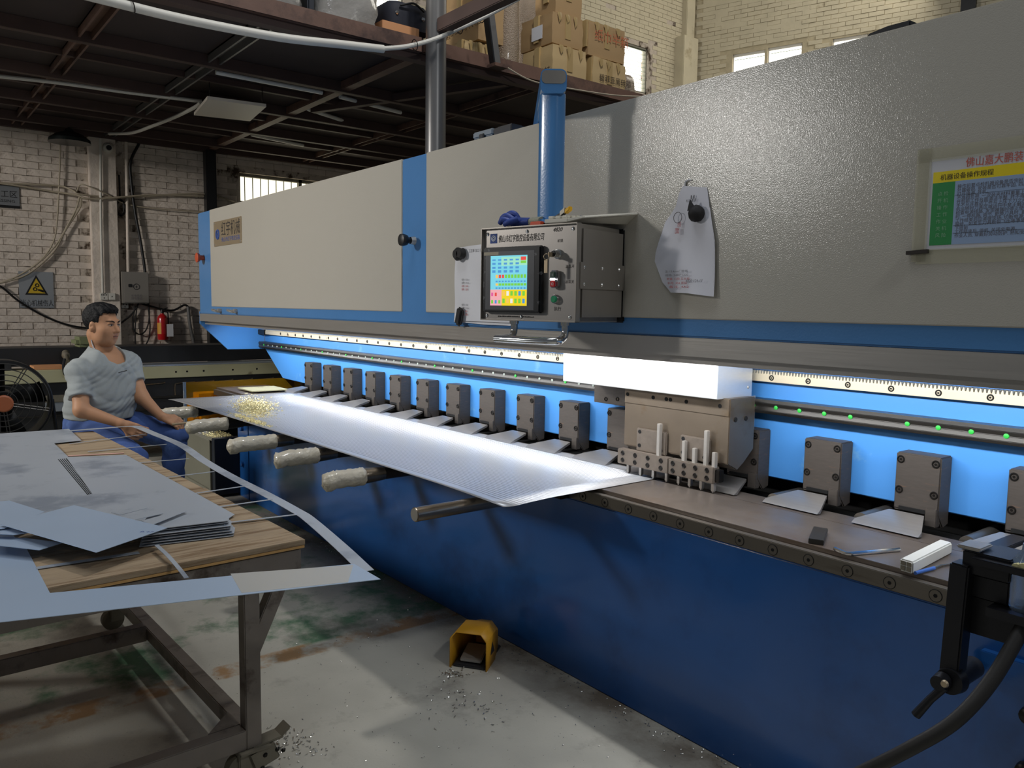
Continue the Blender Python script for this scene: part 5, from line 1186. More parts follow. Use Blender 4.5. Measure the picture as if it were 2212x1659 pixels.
def sd_shirt(p):
    t = smin(sd_torso(p)-.014, ell(p, (chest*.35+pel*.65) + tf*.012, TF, (.168, .198, .215)), .05); a = np.minimum(smax(rcone(p, shR, elR, .060, .064), (p-shR) @ uR - .160, .006), smax(rcone(p, shL, elL, .060, .062), (p-shL) @ uL - .140, .006))
    d = smin(t, a, .03)
    u_, v_, z_ = p @ tf, p @ tl_, p[..., 2]
    wv = np.sin(v_*19 + z_*7) + .6*np.sin(z_*31 - v_*11 + 1.0)
    rid = lambda q: 1-np.abs(np.sin(q))*2
    low = np.clip((1.02-z_)/.10, 0, 1); top = np.clip((z_-.98)/.08, 0, 1)
    fold = .0030*rid(z_*34 + v_*9 + wv*.9)*low + .0026*rid((v_*.8 + z_*.5)*38 + wv)*top + .0014*rid(z_*70 - v_*40 + wv*1.7) - .0015
    d = d + fold + wob(p, .6)
    d = smax(d, .800 - .012*np.clip((p @ tf - pel @ tf)/.16, -1, 1) - p[..., 2], .008)
    ne = rcone(p, nck + np.array([0, 0, .10], np.float32) + tf*.005, nck + tf*.070 - np.array([0, 0, .040], np.float32), .102, .078)
    d = smax(d, -ne, .006)
    return d
smesh('t_shirt', sd_shirt, (-5.72, .68, .74), (-4.92, 1.44, 1.30), .0052, 'shirt', man)
def sd_jeans(p):
    d = smin(ell(p, pel + np.array([0, 0, -.03], np.float32), TF, (.155, .18, .13)), smin(rcone(p, hipR, knR, .096, .070), rcone(p, hipL, knL, .096, .070), .008), .04)
    lg = smin(rcone(p, knR, anR, .068, .058), rcone(p, knL, anL, .068, .058), .008); d = smin(d, lg, .03)
    wv = np.sin((p @ tl_)*24+p[..., 2]*9); d = d + .0036*(1-2*np.abs(np.sin(p[..., 2]*30 + (p @ tf)*24 + wv))) + .002*np.sin((p @ tf)*70 - p[..., 2]*50 + wv*2) + wob(p, .5)
    d = smax(d, p[..., 2]-.888, .008)
    cut = np.minimum((p-anR)[..., 2], (p-anL)[..., 2]) + .01
    return smax(d, -cut, .006)
smesh('jeans', sd_jeans, (-5.72, .68, .08), (-4.76, 1.58, .92), .0056, 'denim', man)
def sd_hair(p):
    d = ell(p, hp(-.020, 0, .040), HF, (.102, .0825, .094)); d = smin(d, ell(p, hp(.030, 0, .098), HF, (.058, .055, .028)), .03)
    n = .006*np.sin((p @ hf)*120 + np.sin((p @ hl)*90)*2)*np.sin((p @ hl)*140+(p @ hu)*60) + .0025*np.sin((p @ hu)*260+(p @ hf)*190)
    d = d + n*.30 + .0022*np.sin((p @ hl)*330 + np.sin((p @ hf)*40)*2.0)*np.clip(((p-HC) @ hu-.05)/.03, 0, 1)
    q = (p-HC) @ HF.T; front = q[..., 0] - (.050 + .10*np.clip(q[..., 2]-.075, -.2, .1) + .012*np.sin(q[..., 1]*160)); low = -(q[..., 2]) + np.where(q[..., 0] > .030, .058, np.where(q[..., 0] > -.004, .012, np.where(q[..., 0] > -.03, -.012, -.058))) + .004*np.sin(q[..., 1]*200)
    d = smax(d, np.where(q[..., 2] > .078, q[..., 0]-.094, front), .01); d = smax(d, low, .012)
    ear = np.minimum(*[ell(p, hp(-.008, .082*s, -.012), HF, (.020, .018, .034)) for s in (-1, 1)]); return smax(d, -ear, .006)
smesh('hair', sd_hair, HC-.16, HC+.18, .0036, 'hair', man, 1)
AX = [Vector(v.tolist()) for v in (hf, hl, hu)]
def face_pt(l, u, lift=0.0):
    """point of the face surface at (left, up) in the head frame"""
    fs = np.linspace(.15, .0, 301, dtype=np.float32); pts = np.stack([hp(f_, l, u) for f_ in fs]); d = sd_head(pts); k = int(np.argmax(d < 0)); return Vector(hp(float(fs[k]), l, u).tolist()) + AX[0]*lift
def on_surface(px, py, fn, lift=.002):
    d = (P(px, py, x=-5.0)-CAM).normalized(); ts = np.linspace(4.2, 6.2, 2001, dtype=np.float32); pts = np.array(CAM, np.float32)[None] + ts[:, None]*np.array(d, np.float32)[None]; k = int(np.argmax(fn(pts) < 0))
    return Vector(pts[k].tolist()) - d*lift
for s in (-1, 1):
    n_ = 18; rim_ = []
    for k in range(n_):
        t = 2*PI*k/n_; rim_.append(face_pt(s*.032 + .0150*math.cos(t), .0095 + .0046*math.sin(t)*(1 if math.sin(t) > 0 else .8), .0012))
    MB().add(rim_ + [face_pt(s*.032, .0095, .0022)], [(k, (k+1) % n_, n_) for k in range(n_)]).build('eye', 'eye_white', man)
    rim_ = [face_pt(s*.032 + .0010 + .0066*math.cos(2*PI*k/n_), .0100 + .0044*math.sin(2*PI*k/n_), .0024) for k in range(n_)]
    MB().add(rim_ + [face_pt(s*.032+.001, .0100, .0030)], [(k, (k+1) % n_, n_) for k in range(n_)]).build('iris', 'eye_dark', man)
    MB().tube([face_pt(s*.032 + x_, .0143 - abs(x_)**2*14, .0016) for x_ in (-.016, -.008, 0, .008, .016)], .0017, 6).build('eyelid', 'hair', man)
    MB().tube([face_pt(s*(.014+.036*t), .0262+.0075*math.sin(t*2.5), .0006) for t in (0, .2, .4, .6, .8, 1)], [.0024, .0036, .0040, .0036, .0028, .0012], 8).build('eyebrow', 'hair', man)
MB().tube([face_pt(.021*t, -.0555 + .0022*abs(t), .0002) for t in (-1, -.7, -.35, 0, .35, .7, 1)], [.0012, .0030, .0040, .0036, .0040, .0030, .0012], 8).build('upper_lip', 'lip', man)
MB().tube([face_pt(.019*t, -.0650 + .0050*t*t, .0002) for t in (-1, -.7, -.35, 0, .35, .7, 1)], [.0012, .0034, .0046, .0050, .0046, .0034, .0012], 8).build('lower_lip', 'lip', man)
MB().tube([face_pt(.020*t, -.0600 + .0012*t*t, .0030) for t in (-1, -.5, 0, .5, 1)], .0009, 6).build('mouth_line', 'eye_dark', man)
MB().tube([on_surface(x_, y_, sd_body, .003) for x_, y_ in ((197, 734), (199, 742), (203, 752), (210, 762), (219, 773))], .0030, 6).build('neck_cord', 'cord_white', man)
MB().tube([on_surface(x_, y_, sd_shirt, .0015) for x_, y_ in ((256, 805), (262, 803), (268, 802), (274, 800))], .0022, 5).build('chest_print', 'ink', man)
for i, a in enumerate((anR, anL)):
    def sd_shoe(p, a=a):
        d = rcone(p, a - tf*.03 - np.array([0, 0, .045], np.float32), a + tf*.16 - np.array([0, 0, .06], np.float32), .048, .040); d = smin(d, rcone(p, a, a - np.array([0, 0, .05], np.float32), .046, .05), .03)
        return smax(smax(d, (a[2]-.108) - p[..., 2], .006), p[..., 2]-(a[2]+.01), .006)
    smesh('shoe', sd_shoe, a-np.array([.16, .16, .13], np.float32), a+np.array([.26, .26, .06], np.float32), .008, 'shoe_dark', man, 1)
# stool under him
mat('stool_steel', S(60, 60, 62), .5, metal=.5); mat('stool_seat', S(70, 58, 46), .7)
sz = .655; stl = thing('stool', (float(pel[0])-.02, float(pel[1]), 0), 'dark metal work stool under the seated man', 'stool')
sx, sy = float(pel[0])-.02, float(pel[1])
MB().lathe((sx, sy, sz-.03), (sx, sy, sz), [(0, .15), (.2, .165), (.8, .165), (1, .15)], 28).build('seat', 'stool_seat', stl)
for k in range(4):
    a = PI/4 + k*PI/2 + .3; MB().cyl((sx+.11*math.cos(a), sy+.11*math.sin(a), sz-.028), (sx+.19*math.cos(a), sy+.19*math.sin(a), 0), .013, 10).build('leg', 'stool_steel', stl)
MB().torus((sx, sy, .20), (0, 0, 1), .166, .009, 32, 8).build('foot_ring', 'stool_steel', stl)
# stick in the left hand
s0 = P(360, 915, x=-4.99); s1 = P(470, 908, x=-4.93)
stk = MB().tube([P(372, 917, x=-5.0), P(400, 914, x=-4.98), P(475, 909, x=-4.95)], [.008, .007, .0055], 8).build('wooden_stick', 'cart_wood'); tag(stk, "thin wooden stick held in the seated man's hand", 'stick')
# ================================================================== things at the far end
mat('bed_black', S(30, 30, 32), .5, var=.2, vscale=5); mat('bed_cream', S(178, 174, 140), .55, var=.08, vscale=4, col2=S(120, 112, 84), c2scale=6, c2lo=.62, c2hi=.7)
mat('steel_sheet2', S(170, 176, 184), .3, metal=.7); mat('box_orange', S(196, 140, 96), .6)
GX = -8.0
g = thing('long_bed_machine', (GX-.3, 1.2, 0), 'long black machine bed with a cream front beam along the end wall', 'machine')
zt_, zb_ = 1.045, .915
MB().box(GX-.75, GX-.35, -1.2, 6.5, .90, zt_+.02).build('rear_beam', 'bed_black', g, bevel=.004)
cb_ = MB().box(GX-.35, GX, -1.2, 6.5, .775, .885).build('cream_beam', 'bed_cream', g, bevel=.004)
MB().box(GX-.7, GX-.05, -1.2, 6.5, .20, .775).build('bed', 'bed_black', g)
MB().box(GX-.052, GX-.03, -1.2, 6.5, .58, .60).build('ledge', 'rail_steel', g); MB().box(GX-.052, GX-.03, -1.2, 6.5, .47, .485).build('ledge', 'rail_steel', g)
for px in (303, 380, 404, 440, 503, 555):
    q = P(px, 800, x=GX); MB().cyl((GX+.001, q.y, .83), (GX-.004, q.y, .83), .010, 10).build('bolt', 'hole_black', cb_)
for (a, b) in ((308, 356), (378, 420), (424, 462), (466, 503), (508, 545), (550, 590)):
    A_, B_ = P(a, 815, x=GX-.03), P(b, 812, x=GX-.03)
    MB().tube(spline([(GX-.03, A_.y, .60), (GX-.03, A_.y, .69), (GX-.03, A_.y+.02, .715), (GX-.03, B_.y-.02, .725), (GX-.03, B_.y, .735)], 4), .007, 6).build('oil_pipe', 'rod_steel', g)
for k in (0.2, 3.2, 5.8): MB().box(GX-.6, GX-.2, k, k+.25, 0, .22).build('foot', 'bed_black', g)
A_, B_ = P(306, 780, x=GX-.1), P(590, 776, x=GX-.1)
tag(MB().box(GX-.30, GX-.04, A_.y, 4.4, .886, .900).build('long_bar', 'steel_sheet2', bevel=.002), 'long bright steel bar lying on the cream beam', 'bar')
A_, B_ = P(72, 783, x=GX-.1), P(140, 783, x=GX-.1)
tag(MB().box(GX-.33, GX-.08, A_.y, B_.y, .886, .915).build('wood_board', 'box_orange', bevel=.002), 'short orange-brown board lying on the cream beam', 'board')
A_, B_ = P(-10, 775, x=GX-.1), P(24, 775, x=GX-.1)
tag(MB().box(GX-.34, GX-.1, A_.y, B_.y, .886, .955).build('dark_tray', 'toolbox_dark', bevel=.004), 'dark open tray on the cream beam behind the fan', 'tray')
# measuring head on the bed left of the man
hd = thing('measuring_head', P(150, 800, x=GX+.02), 'olive green carriage head clamped on the long bed', 'carriage')
mat('olive', S(112, 118, 84), .55); 
q = P(197, 742, x=GX-.4); MB().box(GX-.6, GX-.3, q.y-.14, q.y+.12, 1.066, 1.16).build('housing', 'olive', hd, bevel=.03)
q = P(146, 770, x=GX-.2); MB().lathe((GX-.3, q.y, 1.02), (GX-.12, q.y-.02, .94), [(0, .03), (.3, .035), (.35, .02), (.7, .026), (1, .03)], 12).build('clamp_screw', 'caster_grey', hd)
q = P(128, 842, x=GX); MB().box(GX-.049, GX+.03, q.y-.11, q.y+.13, .60, .66).build('slide', 'caster_grey', hd, bevel=.008); MB().box(GX-.045, GX+.02, q.y-.11, q.y+.11, .52, .60).build('label_plate', 'steel_sheet2', hd, bevel=.003)
tag(MB().tube(spline([P(140, 775, x=GX+.02), P(137, 790, x=GX+.04), P(139, 806, x=GX+.06), P(146, 815, x=GX+.03)], 4), .012, 8).build('bed_cable', 'black_plastic'), 'short black cable drooping over the cream beam', 'cable')
# ---------------------------------------------------------------- drum fan
mat('fan_black', S(34, 34, 35), .4, metal=.4); mat('fan_hub', S(168, 96, 62), .5); mat('fan_wire', S(88, 86, 84), .35, metal=.7)
FX = -5.9; fc = P(8, 872, x=FX); FR = .262; fdir = Vector((.93, -.06, -.03)).normalized()
fn = thing('drum_fan', (fc.x-.1, fc.y, 0), 'large black drum fan with a wire grille and orange hub', 'fan')
c = Vector(fc); back = c - fdir*.24
MB().lathe(c, back, [(0, FR), (.03, FR+.012), (.06, FR), (1, FR)], 48).f
def open_drum(mb, n=56):
    a = fdir.cross(Vector((0, 0, 1))).normalized(); b = fdir.cross(a)
    rings = []
    for t, r in ((1, FR-.004), (1, FR), (.08, FR), (.04, FR+.012), (0, FR+.006), (0, FR-.006), (.06, FR-.008), (1, FR-.004)):
        rings.append([c - fdir*.24*t + (a*math.cos(2*PI*i/n)+b*math.sin(2*PI*i/n))*r for i in range(n)])
    return mb.loft(rings, cap=False)
open_drum(MB()).build('drum', 'fan_black', fn)
gr_ = None
for k in range(1, 8):
    MB().torus(c + fdir*.004, fdir, FR*(k/7.4)+.006, .0030, 48, 6).build('grille_ring', 'fan_wire', fn)
a = fdir.cross(Vector((0, 0, 1))).normalized(); b = fdir.cross(a)
for k in range(5):
    t = 2*PI*k/5 + .42; d_ = a*math.cos(t)+b*math.sin(t); s_ = fdir.cross(d_)
    for o_ in (-.008, .008): MB().tube([c + d_*.03 + s_*o_ + fdir*.004, c + d_*(FR-.004) + s_*o_ + fdir*.002], .0032, 6).build('grille_spoke', 'fan_wire', fn)
MB().lathe(c, c+fdir*.014, [(0, .055), (.6, .053), (1, .045)], 28).build('hub_badge', 'fan_hub', fn)
MB().lathe(back+fdir*.03, c-fdir*.06, [(0, .07), (1, .07)], 24).build('motor', 'fan_black', fn)
for k in range(4):
    t = 2*PI*k/4+.3; d_ = a*math.cos(t)+b*math.sin(t); s_ = fdir.cross(d_); m0 = c - fdir*.10
    MB().add([m0 + d_*.05 + s_*.03 + fdir*.02, m0 + d_*.05 - s_*.03 - fdir*.02, m0 + d_*(FR-.03) - s_*.09 - fdir*.03, m0 + d_*(FR-.03) + s_*.06 + fdir*.03], [(0, 1, 2, 3)]).build('blade', 'fan_black', fn, solid=.003)
for s_ in (-1, 1):
    MB().tube(spline([c + a*s_*(FR+.012) - fdir*.10, c + a*s_*(FR+.03) - fdir*.10 + Vector((0, 0, -.3)), Vector((c.x-.10, c.y, .02)) + a*s_*(FR+.02)], 5), .012, 8).build('stand_leg', 'fan_black', fn)
MB().tube([Vector((c.x+.12, c.y, .014)) + a*(FR+.02), Vector((c.x-.3, c.y, .014)) + a*(FR+.02), Vector((c.x-.3, c.y, .014)) - a*(FR+.02), Vector((c.x+.12, c.y, .014)) - a*(FR+.02)], .013, 8).build('stand_base', 'fan_black', fn)
# ---------------------------------------------------------------- cabinet and amber screen at the far end of the machine
mat('cabinet_grey', S(132, 130, 116), .5, metal=.3, var=.1, vscale=5); mat('cabinet_dark', S(36, 40, 48), .5)
mat('amber', S(196, 148, 30), .12, trans=.8, ior=1.3, coat=.4)
cbx0, cbx1, cby = -6.98, -6.20, 1.96
cbt = .44
cbn = thing('swarf_cabinet', ((cbx0+cbx1)/2, cby+.2, 0), 'grey steel bin of yellow chips standing at the machine end', 'cabinet')
MB().box(cbx0, cbx1, cby, cby+.20, 0, cbt).build('body', 'cabinet_grey', cbn, bevel=.004)
MB().box(cbx1, cbx1+.07, cby+.002, cby+.20, 0.02, cbt+.02).build('side_panel', 'cabinet_dark', cbn, bevel=.003)
for (z0_, z1_) in ((.02, .05), (.215, .24), (cbt-.02, cbt)): MB().box(cbx0, cbx1, cby-.012, cby+.001, z0_, z1_).build('rail', 'cabinet_grey', cbn, bevel=.002)
for x_ in (cbx0, cbx1-.03): MB().box(x_, x_+.03, cby-.013, cby+.001, 0, cbt).build('stile', 'cabinet_grey', cbn, bevel=.002)
tag(MB().box(cbx0+.22, cbx0+.42, cby+.03, cby+.15, cbt, cbt+.05).build('white_box', 'poster_white', bevel=.004), 'small white open box on top of the bin', 'box')
chips('bin_chips', lambda r: (r.uniform(cbx0+.45, cbx1-.02), r.uniform(cby+.02, cby+.18), cbt+.004+r.uniform(0, .02)), 500, 'gold_chip', 'heap of golden chips on top of the grey bin', 'shavings', .012, 9)
am = thing('amber_screen', (-6.75, 2.3, .42), 'yellow tinted clear plastic guard standing behind the grooved sheet', 'guard screen')
p0, p1 = P(401, 826, x=-6.72), P(648, 822, x=-6.72)
MB().box(-6.725, -6.715, p0.y, p1.y, cbt+.004, p0.z).build('panel', 'amber', am)
MB().box(-6.73, -6.71, p0.y-.02, p0.y, cbt, p0.z+.003).build('edge_post', 'clear_pet', am)
tag(MB().box(-7.02, -6.76, p0.y+.08, p1.y-.62, cbt+.001, cbt+.30).build('yellow_sack', 'label_yellow', bevel=.05), 'yellow sack slumped behind the amber guard', 'sack')
MB().box(-7.04, -6.75, p0.y+.06, p1.y-.1, 0, cbt).build('sack_stand', 'cabinet_dark', cbn)
A_ = P(500, 857, z=.80); tag(MB().obox((-6.26, 2.40, .812), (.16, .0, .0), (0, .15, 0), (0, 0, .004)).build('brass_sheet', 'bed_cream', bevel=.001), 'small cream sheet lying past the end of the grooved sheet', 'metal sheet')

# ================================================================== on the end wall
WF = WX + .022
mat('sign_silver', S(150, 152, 154), .4, metal=.5, var=.05); mat('sign_yellow', S(206, 172, 40), .5); mat('sign_black', S(26, 25, 26), .6)
sg = thing('warning_sign', P(77, 665, x=WF), 'silver sign with a yellow warning triangle and gears on the wall', 'sign')
y0, y1 = P(40, 600, x=WF).y, P(115, 600, x=WF).y; z1, z0 = P(77, 587, x=WF).z, P(77, 665, x=WF).z; SW, SH = y1-y0, z1-z0
bd = MB().box(WF-.012, WF, y0, y1, z0, z1).build('plate', 'sign_silver', sg, bevel=.002)
def tri(s, xo, m_, nm, dz=0):
    cy_, cz_ = (y0+y1)/2, z0+SH*.62+dz; R = SW*.55*s
    pts = [(cy_ + R*math.sin(t)*.88, cz_ + R*math.cos(t)) for t in (0, 2*PI/3, 4*PI/3)]
    MB().prism(pts, WF, WF+xo, 'x').build(nm, m_, bd, smooth=0)
tri(.80, .001, 'sign_black', 'triangle_border', -.03); tri(.60, .0018, 'sign_yellow', 'triangle', -.03)
cy_ = (y0+y1)/2
for (dy, dz_) in ((.005, .03), (-.015, -.012)):
    MB().torus((WF+.0024, cy_+dy, z0+SH*.55+dz_), (1, 0, 0), .016, .0045, 20, 6).build('gear', 'sign_black', bd)
MB().tube(spline([(WF+.003, cy_+.065, z0+SH*.46), (WF+.003, cy_+.03, z0+SH*.49), (WF+.003, cy_+.012, z0+SH*.50)], 4), [.013]*4+[.010]*4+[.006], 6).build('hand_mark', 'sign_black', bd)
text('lettering', '当心机械伤人', SH*.2, FACE_EAST((WF+.001, y0+SW*.03, z0+SH*.06)), 'sign_black', bd, width=SW*.93)
sg2 = thing('area_sign', P(20, 450, x=WF), 'grey plastic area sign cut by the frame edge, dark base line', 'sign')
y0, y1 = P(-60, 420, x=WF).y, P(42, 420, x=WF).y; z1, z0 = P(20, 395, x=WF).z, P(20, 449, x=WF).z; SW, SH = y1-y0, z1-z0
bd = MB().box(WF-.012, WF, y0, y1, z0, z1).build('plate', 'sign_silver', sg2, bevel=.002)
MB().box(WF, WF+.001, y0, y1, z0, z0+SH*.1).build('base_line', 'sign_black', bd); MB().box(WF, WF+.001, y0, y1, z1-SH*.12, z1).build('top_line', 'sign_black', bd)
text('lettering', '加工区', SH*.30, FACE_EAST((WF+.001, P(-18, 430, x=WF).y, z0+SH*.44)), 'sign_black', bd, width=P(37, 430, x=WF).y-P(-18, 430, x=WF).y)
text('lettering', 'PROCESSING', SH*.16, FACE_EAST((WF+.001, P(-34, 430, x=WF).y, z0+SH*.22)), 'sign_black', bd, width=P(31, 430, x=WF).y-P(-34, 430, x=WF).y)
# distribution box
mat('box_grey', S(140, 134, 126), .45, metal=.3, var=.06)
db = thing('distribution_box', P(288, 655, x=WF), 'grey steel electrical distribution box on the wall', 'electrical box')
y0, y1 = P(263, 620, x=WF).y, P(316, 620, x=WF).y; z1, z0 = P(288, 588, x=WF).z, P(288, 655, x=WF).z
MB().box(WX+.005, WF+.10, y0-.02, y1, z0, z1).build('case', 'box_grey', db, bevel=.004); dr_ = MB().box(WF+.10, WF+.108, y0, y1, z0+.008, z1-.008).build('door', 'box_grey', db, bevel=.003)
MB().torus((WF+.109, (y0+y1)/2+.0, (z0+z1)/2+.01), (1, 0, 0), .032, .003, 28, 6).prism([((y0+y1)/2+.004, (z0+z1)/2+.03), ((y0+y1)/2-.012, (z0+z1)/2+.006), ((y0+y1)/2-.001, (z0+z1)/2+.008), ((y0+y1)/2-.006, (z0+z1)/2-.012), ((y0+y1)/2+.012, (z0+z1)/2+.014), ((y0+y1)/2+.001, (z0+z1)/2+.013)], WF+.1085, WF+.1095, 'x').build('danger_mark', 'sign_black', dr_)
text('lettering', '有电危险', .030, FACE_EAST((WF+.1085, (y0+y1)/2-.06, z0+.075)), 'grey_ink', dr_, width=.12); text('lettering', '请勿靠近', .030, FACE_EAST((WF+.1085, (y0+y1)/2-.06, z0+.045)), 'grey_ink', dr_, width=.12)
MB().box(WF+.108, WF+.118, y0+.045, y0+.085, (z0+z1)/2+.005, (z0+z1)/2+.04).build('latch', 'black_plastic', dr_, bevel=.004)
# sockets
def socket(px0, px1, py0, py1, x_, label, holes):
    o = thing('wall_socket', P((px0+px1)/2, py1, x=x_), label, 'socket')
    y0, y1 = P(px0, py0, x=x_).y, P(px1, py0, x=x_).y; z1, z0 = P(px0, py0, x=x_).z, P(px0, py1, x=x_).z
    pl_ = MB().box(x_-.02, x_+.008, y0, y1, z0, z1).build('plate', 'white_pvc', o, bevel=.004)
    for (u, v) in holes: MB().box(x_+.0075, x_+.0085, y0+(y1-y0)*u-.004, y0+(y1-y0)*u+.004, z0+(z1-z0)*v-.008, z0+(z1-z0)*v+.008).build('slot', 'hole_black', pl_)
socket(216, 233, 633, 648, WX+.11, 'white power socket on the pilaster above the man', ((.2, .75), (.4, .75), (.6, .75), (.8, .75), (.5, .3)))
socket(234, 249, 633, 648, WX+.11, 'white switch plate beside the power socket on the pilaster', ((.5, .5),))
socket(262, 277, 654, 666, WF, 'small white socket under the distribution box', ((.3, .7), (.7, .7), (.5, .3)))
# dome camera on the pilaster
q = P(233, 320, x=WX+.11); dc = thing('dome_camera', q, 'white round camera mounted high on the pilaster', 'camera')
MB().lathe((WX+.09, q.y, q.z), (WX+.15, q.y, q.z), [(0, .055), (.5, .055), (.8, .048), (1, .036)], 24).build('housing', 'white_pvc', dc); MB().lathe((WX+.148, q.y+.003, q.z), (WX+.158, q.y+.003, q.z), [(0, .03), (1, .024)], 20).build('lens', 'black_plastic', dc)
# fire extinguisher with tag
mat('ext_red', S(176, 26, 30), .3, coat=.4); mat('ext_label', S(206, 150, 60), .5)
q = P(352, 734, x=WX+.09); ex_ = thing('fire_extinguisher', (WX+.09, q.y, q.z), 'red fire extinguisher with a white tag hanging on the wall', 'fire extinguisher')
hh_ = .31; bz_ = q.z
MB().lathe((WX+.09, q.y, bz_), (WX+.09, q.y, bz_+hh_), [(0, .052), (.04, .058), (.80, .058), (.90, .046), (.97, .022), (1, .020)], 28).build('cylinder', 'ext_red', ex_)
MB().lathe((WX+.09, q.y, bz_+hh_), (WX+.09, q.y, bz_+hh_+.045), [(0, .018), (.5, .02), (1, .012)], 14).build('valve', 'black_plastic', ex_)
MB().obox((WX+.09, q.y+.02, bz_+hh_+.05), (.008, 0, 0), (0, .04, .014), (0, 0, .006)).build('lever', 'black_plastic', ex_); MB().tube(spline([(WX+.09, q.y+.015, bz_+hh_+.02), (WX+.1, q.y+.055, bz_+hh_+.01), (WX+.1, q.y+.062, bz_+hh_-.06), (WX+.1, q.y+.06, bz_+.08)], 5), .008, 8).build('hose', 'black_plastic', ex_)
MB().lathe((WX+.09, q.y, bz_+.07), (WX+.09, q.y, bz_+.20), [(0, .0585), (1, .0585)], 28).build('band', 'ext_red', ex_)
MB().grid(lambda u, v: (WX+.09+.0592*math.cos(-1.5+u*1.0), q.y+.0592*math.sin(-1.5+u*1.0), bz_+.07+.13*v), 6, 1).build('label', 'ext_label', ex_)
tg = P(367, 697, x=WX+.16); MB().box(WX+.155, WX+.157, P(360, 700, x=WX+.155).y, P(374, 700, x=WX+.155).y, P(367, 727, x=WX+.155).z, P(367, 700, x=WX+.155).z).build('paper_tag', 'paper', ex_)
# shaded lamp under the mezzanine
mat('lamp_green', S(38, 44, 44), .3, metal=.3)
q = P(150, 300, x=WX+.45); ls = thing('shade_lamp', q, 'dark enamel shade lamp hanging at the wall under the mezzanine', 'lamp')
MB().lathe((q.x, q.y, q.z-.04), (q.x, q.y, q.z+.10), [(0, .20), (.25, .195), (.6, .13), (.8, .05), (1, .035)], 32).build('shade', 'lamp_green', ls); MB().cyl((q.x, q.y, q.z+.10), (q.x, q.y, ZB+.03), .015, 8).build('stem', 'black_plastic', ls)
# flat ceiling panel light (off) hung under the joists
q = [P(*p, z=ZB-.12) for p in ((448, 214), (575, 231), (540, 262), (419, 249))]
lp_ = thing('panel_light', q[0], 'unlit white flat panel light hung under the mezzanine', 'panel light')
mat('panel_white', S(226, 216, 202), .5)
MB().add([tuple(v) for v in q] + [(v.x, v.y, v.z+.025) for v in q], [(0, 1, 2, 3), (4, 7, 6, 5), (0, 4, 5, 1), (1, 5, 6, 2), (2, 6, 7, 3), (3, 7, 4, 0)]).build('panel', 'panel_white', lp_)
for v in q: MB().cyl((v.x*.9+sum(k.x for k in q)/40, v.y*.9+sum(k.y for k in q)/40, v.z+.025), (v.x*.9+sum(k.x for k in q)/40, v.y*.9+sum(k.y for k in q)/40, ZB+.05), .004, 6).build('hanger', 'bolt_black', lp_)
# ---------------------------------------------------------------- cables
def cable(pts, r, m_, label, cat='cable', n=8, name='cable'):
    return tag(MB().tube(spline(pts, 6), r, n).build(name, m_), label, cat)
wx = WX+.05; Wp = lambda px, py, dx=0: P(px, py, x=wx+dx)
mat('cable_cream', S(168, 156, 136), .6); mat('cable_black', S(20, 19, 20), .5)
cable([Wp(-30, 394), Wp(60, 398), Wp(130, 402), Wp(158, 412, .06), Wp(175, 420, .08), Wp(250, 426, .04), Wp(330, 421), Wp(440, 424)], .010, 'cable_cream', 'beige cable strung across the wall at sign height')
cable([Wp(-30, 392), Wp(50, 403), Wp(110, 413), Wp(165, 421, .06), Wp(190, 429, .08), Wp(255, 427, .06), Wp(300, 425), Wp(440, 419), Wp(520, 440)], .010, 'cable_cream', 'beige cable sagging just under another across the wall')
cable([Wp(165, 415, .06), Wp(172, 400, .07), Wp(182, 399, .09), Wp(205, 408, .09), Wp(240, 424, .06), Wp(270, 440), Wp(330, 450), Wp(440, 458)], .007, 'cable_cream', 'thin pale wire looping over the pilaster')
cable([Wp(130, 300), Wp(130, 340), Wp(127, 410), Wp(124, 470), Wp(116, 520), Wp(90, 560), Wp(40, 595), Wp(-20, 618)], .008, 'cable_cream', 'pale wire dropping from the shade lamp then across the wall')
cable([Wp(172, 425, .06), Wp(165, 450), Wp(150, 480), Wp(120, 530), Wp(80, 570), Wp(30, 600), Wp(-20, 618)], .009, 'cable_cream', 'pale cable falling from the pilaster to the wall corner')
cable([Wp(176, 428, .06), Wp(172, 450), Wp(140, 500), Wp(115, 545), Wp(60, 592), Wp(0, 612), Wp(-30, 620)], .009, 'cable_cream', 'second pale cable falling beside it to the wall corner')
cable([Wp(-10, 612), Wp(10, 625), Wp(40, 650), Wp(90, 680), Wp(140, 700), Wp(190, 709), Wp(215, 705)], .011, 'cable_black', 'black cable sagging from the wall corner behind the man')
cable([Wp(298, 300), Wp(300, 310), Wp(282, 350), Wp(284, 400), Wp(292, 460), Wp(305, 530), Wp(315, 600), Wp(318, 650)], .016, 'cable_black', 'thick black hose hanging from the mezzanine to the distribution box', 'hose', 10, 'hose')
cable([Wp(318, 640), Wp(322, 680), Wp(324, 710), Wp(320, 735), Wp(308, 752), Wp(296, 756), Wp(292, 730), Wp(293, 690), Wp(296, 660)], .008, 'cable_black', 'black cable loop hanging under the distribution box')
cable([Wp(318, 600), Wp(321, 650), Wp(322, 690), Wp(314, 715), Wp(300, 722), Wp(289, 712), Wp(288, 690), Wp(292, 660)], .008, 'cable_black', 'smaller black cable loop under the distribution box')
cable([Wp(300, 655), Wp(285, 678), Wp(265, 695), Wp(240, 715)], .009, 'cable_black', 'black cable running from the distribution box down behind the man')
cable([Wp(303, 655), Wp(320, 660), Wp(350, 668), Wp(375, 670), Wp(398, 659), Wp(408, 664)], .012, 'cable_black', 'black hose waving above the fire extinguisher', 'hose', 8, 'hose')
cable([Wp(406, 662), Wp(410, 700), Wp(417, 735), Wp(422, 760)], .020, 'grey_steel_post', 'grey conduit slanting down beside the wall post', 'conduit', 10, 'conduit')
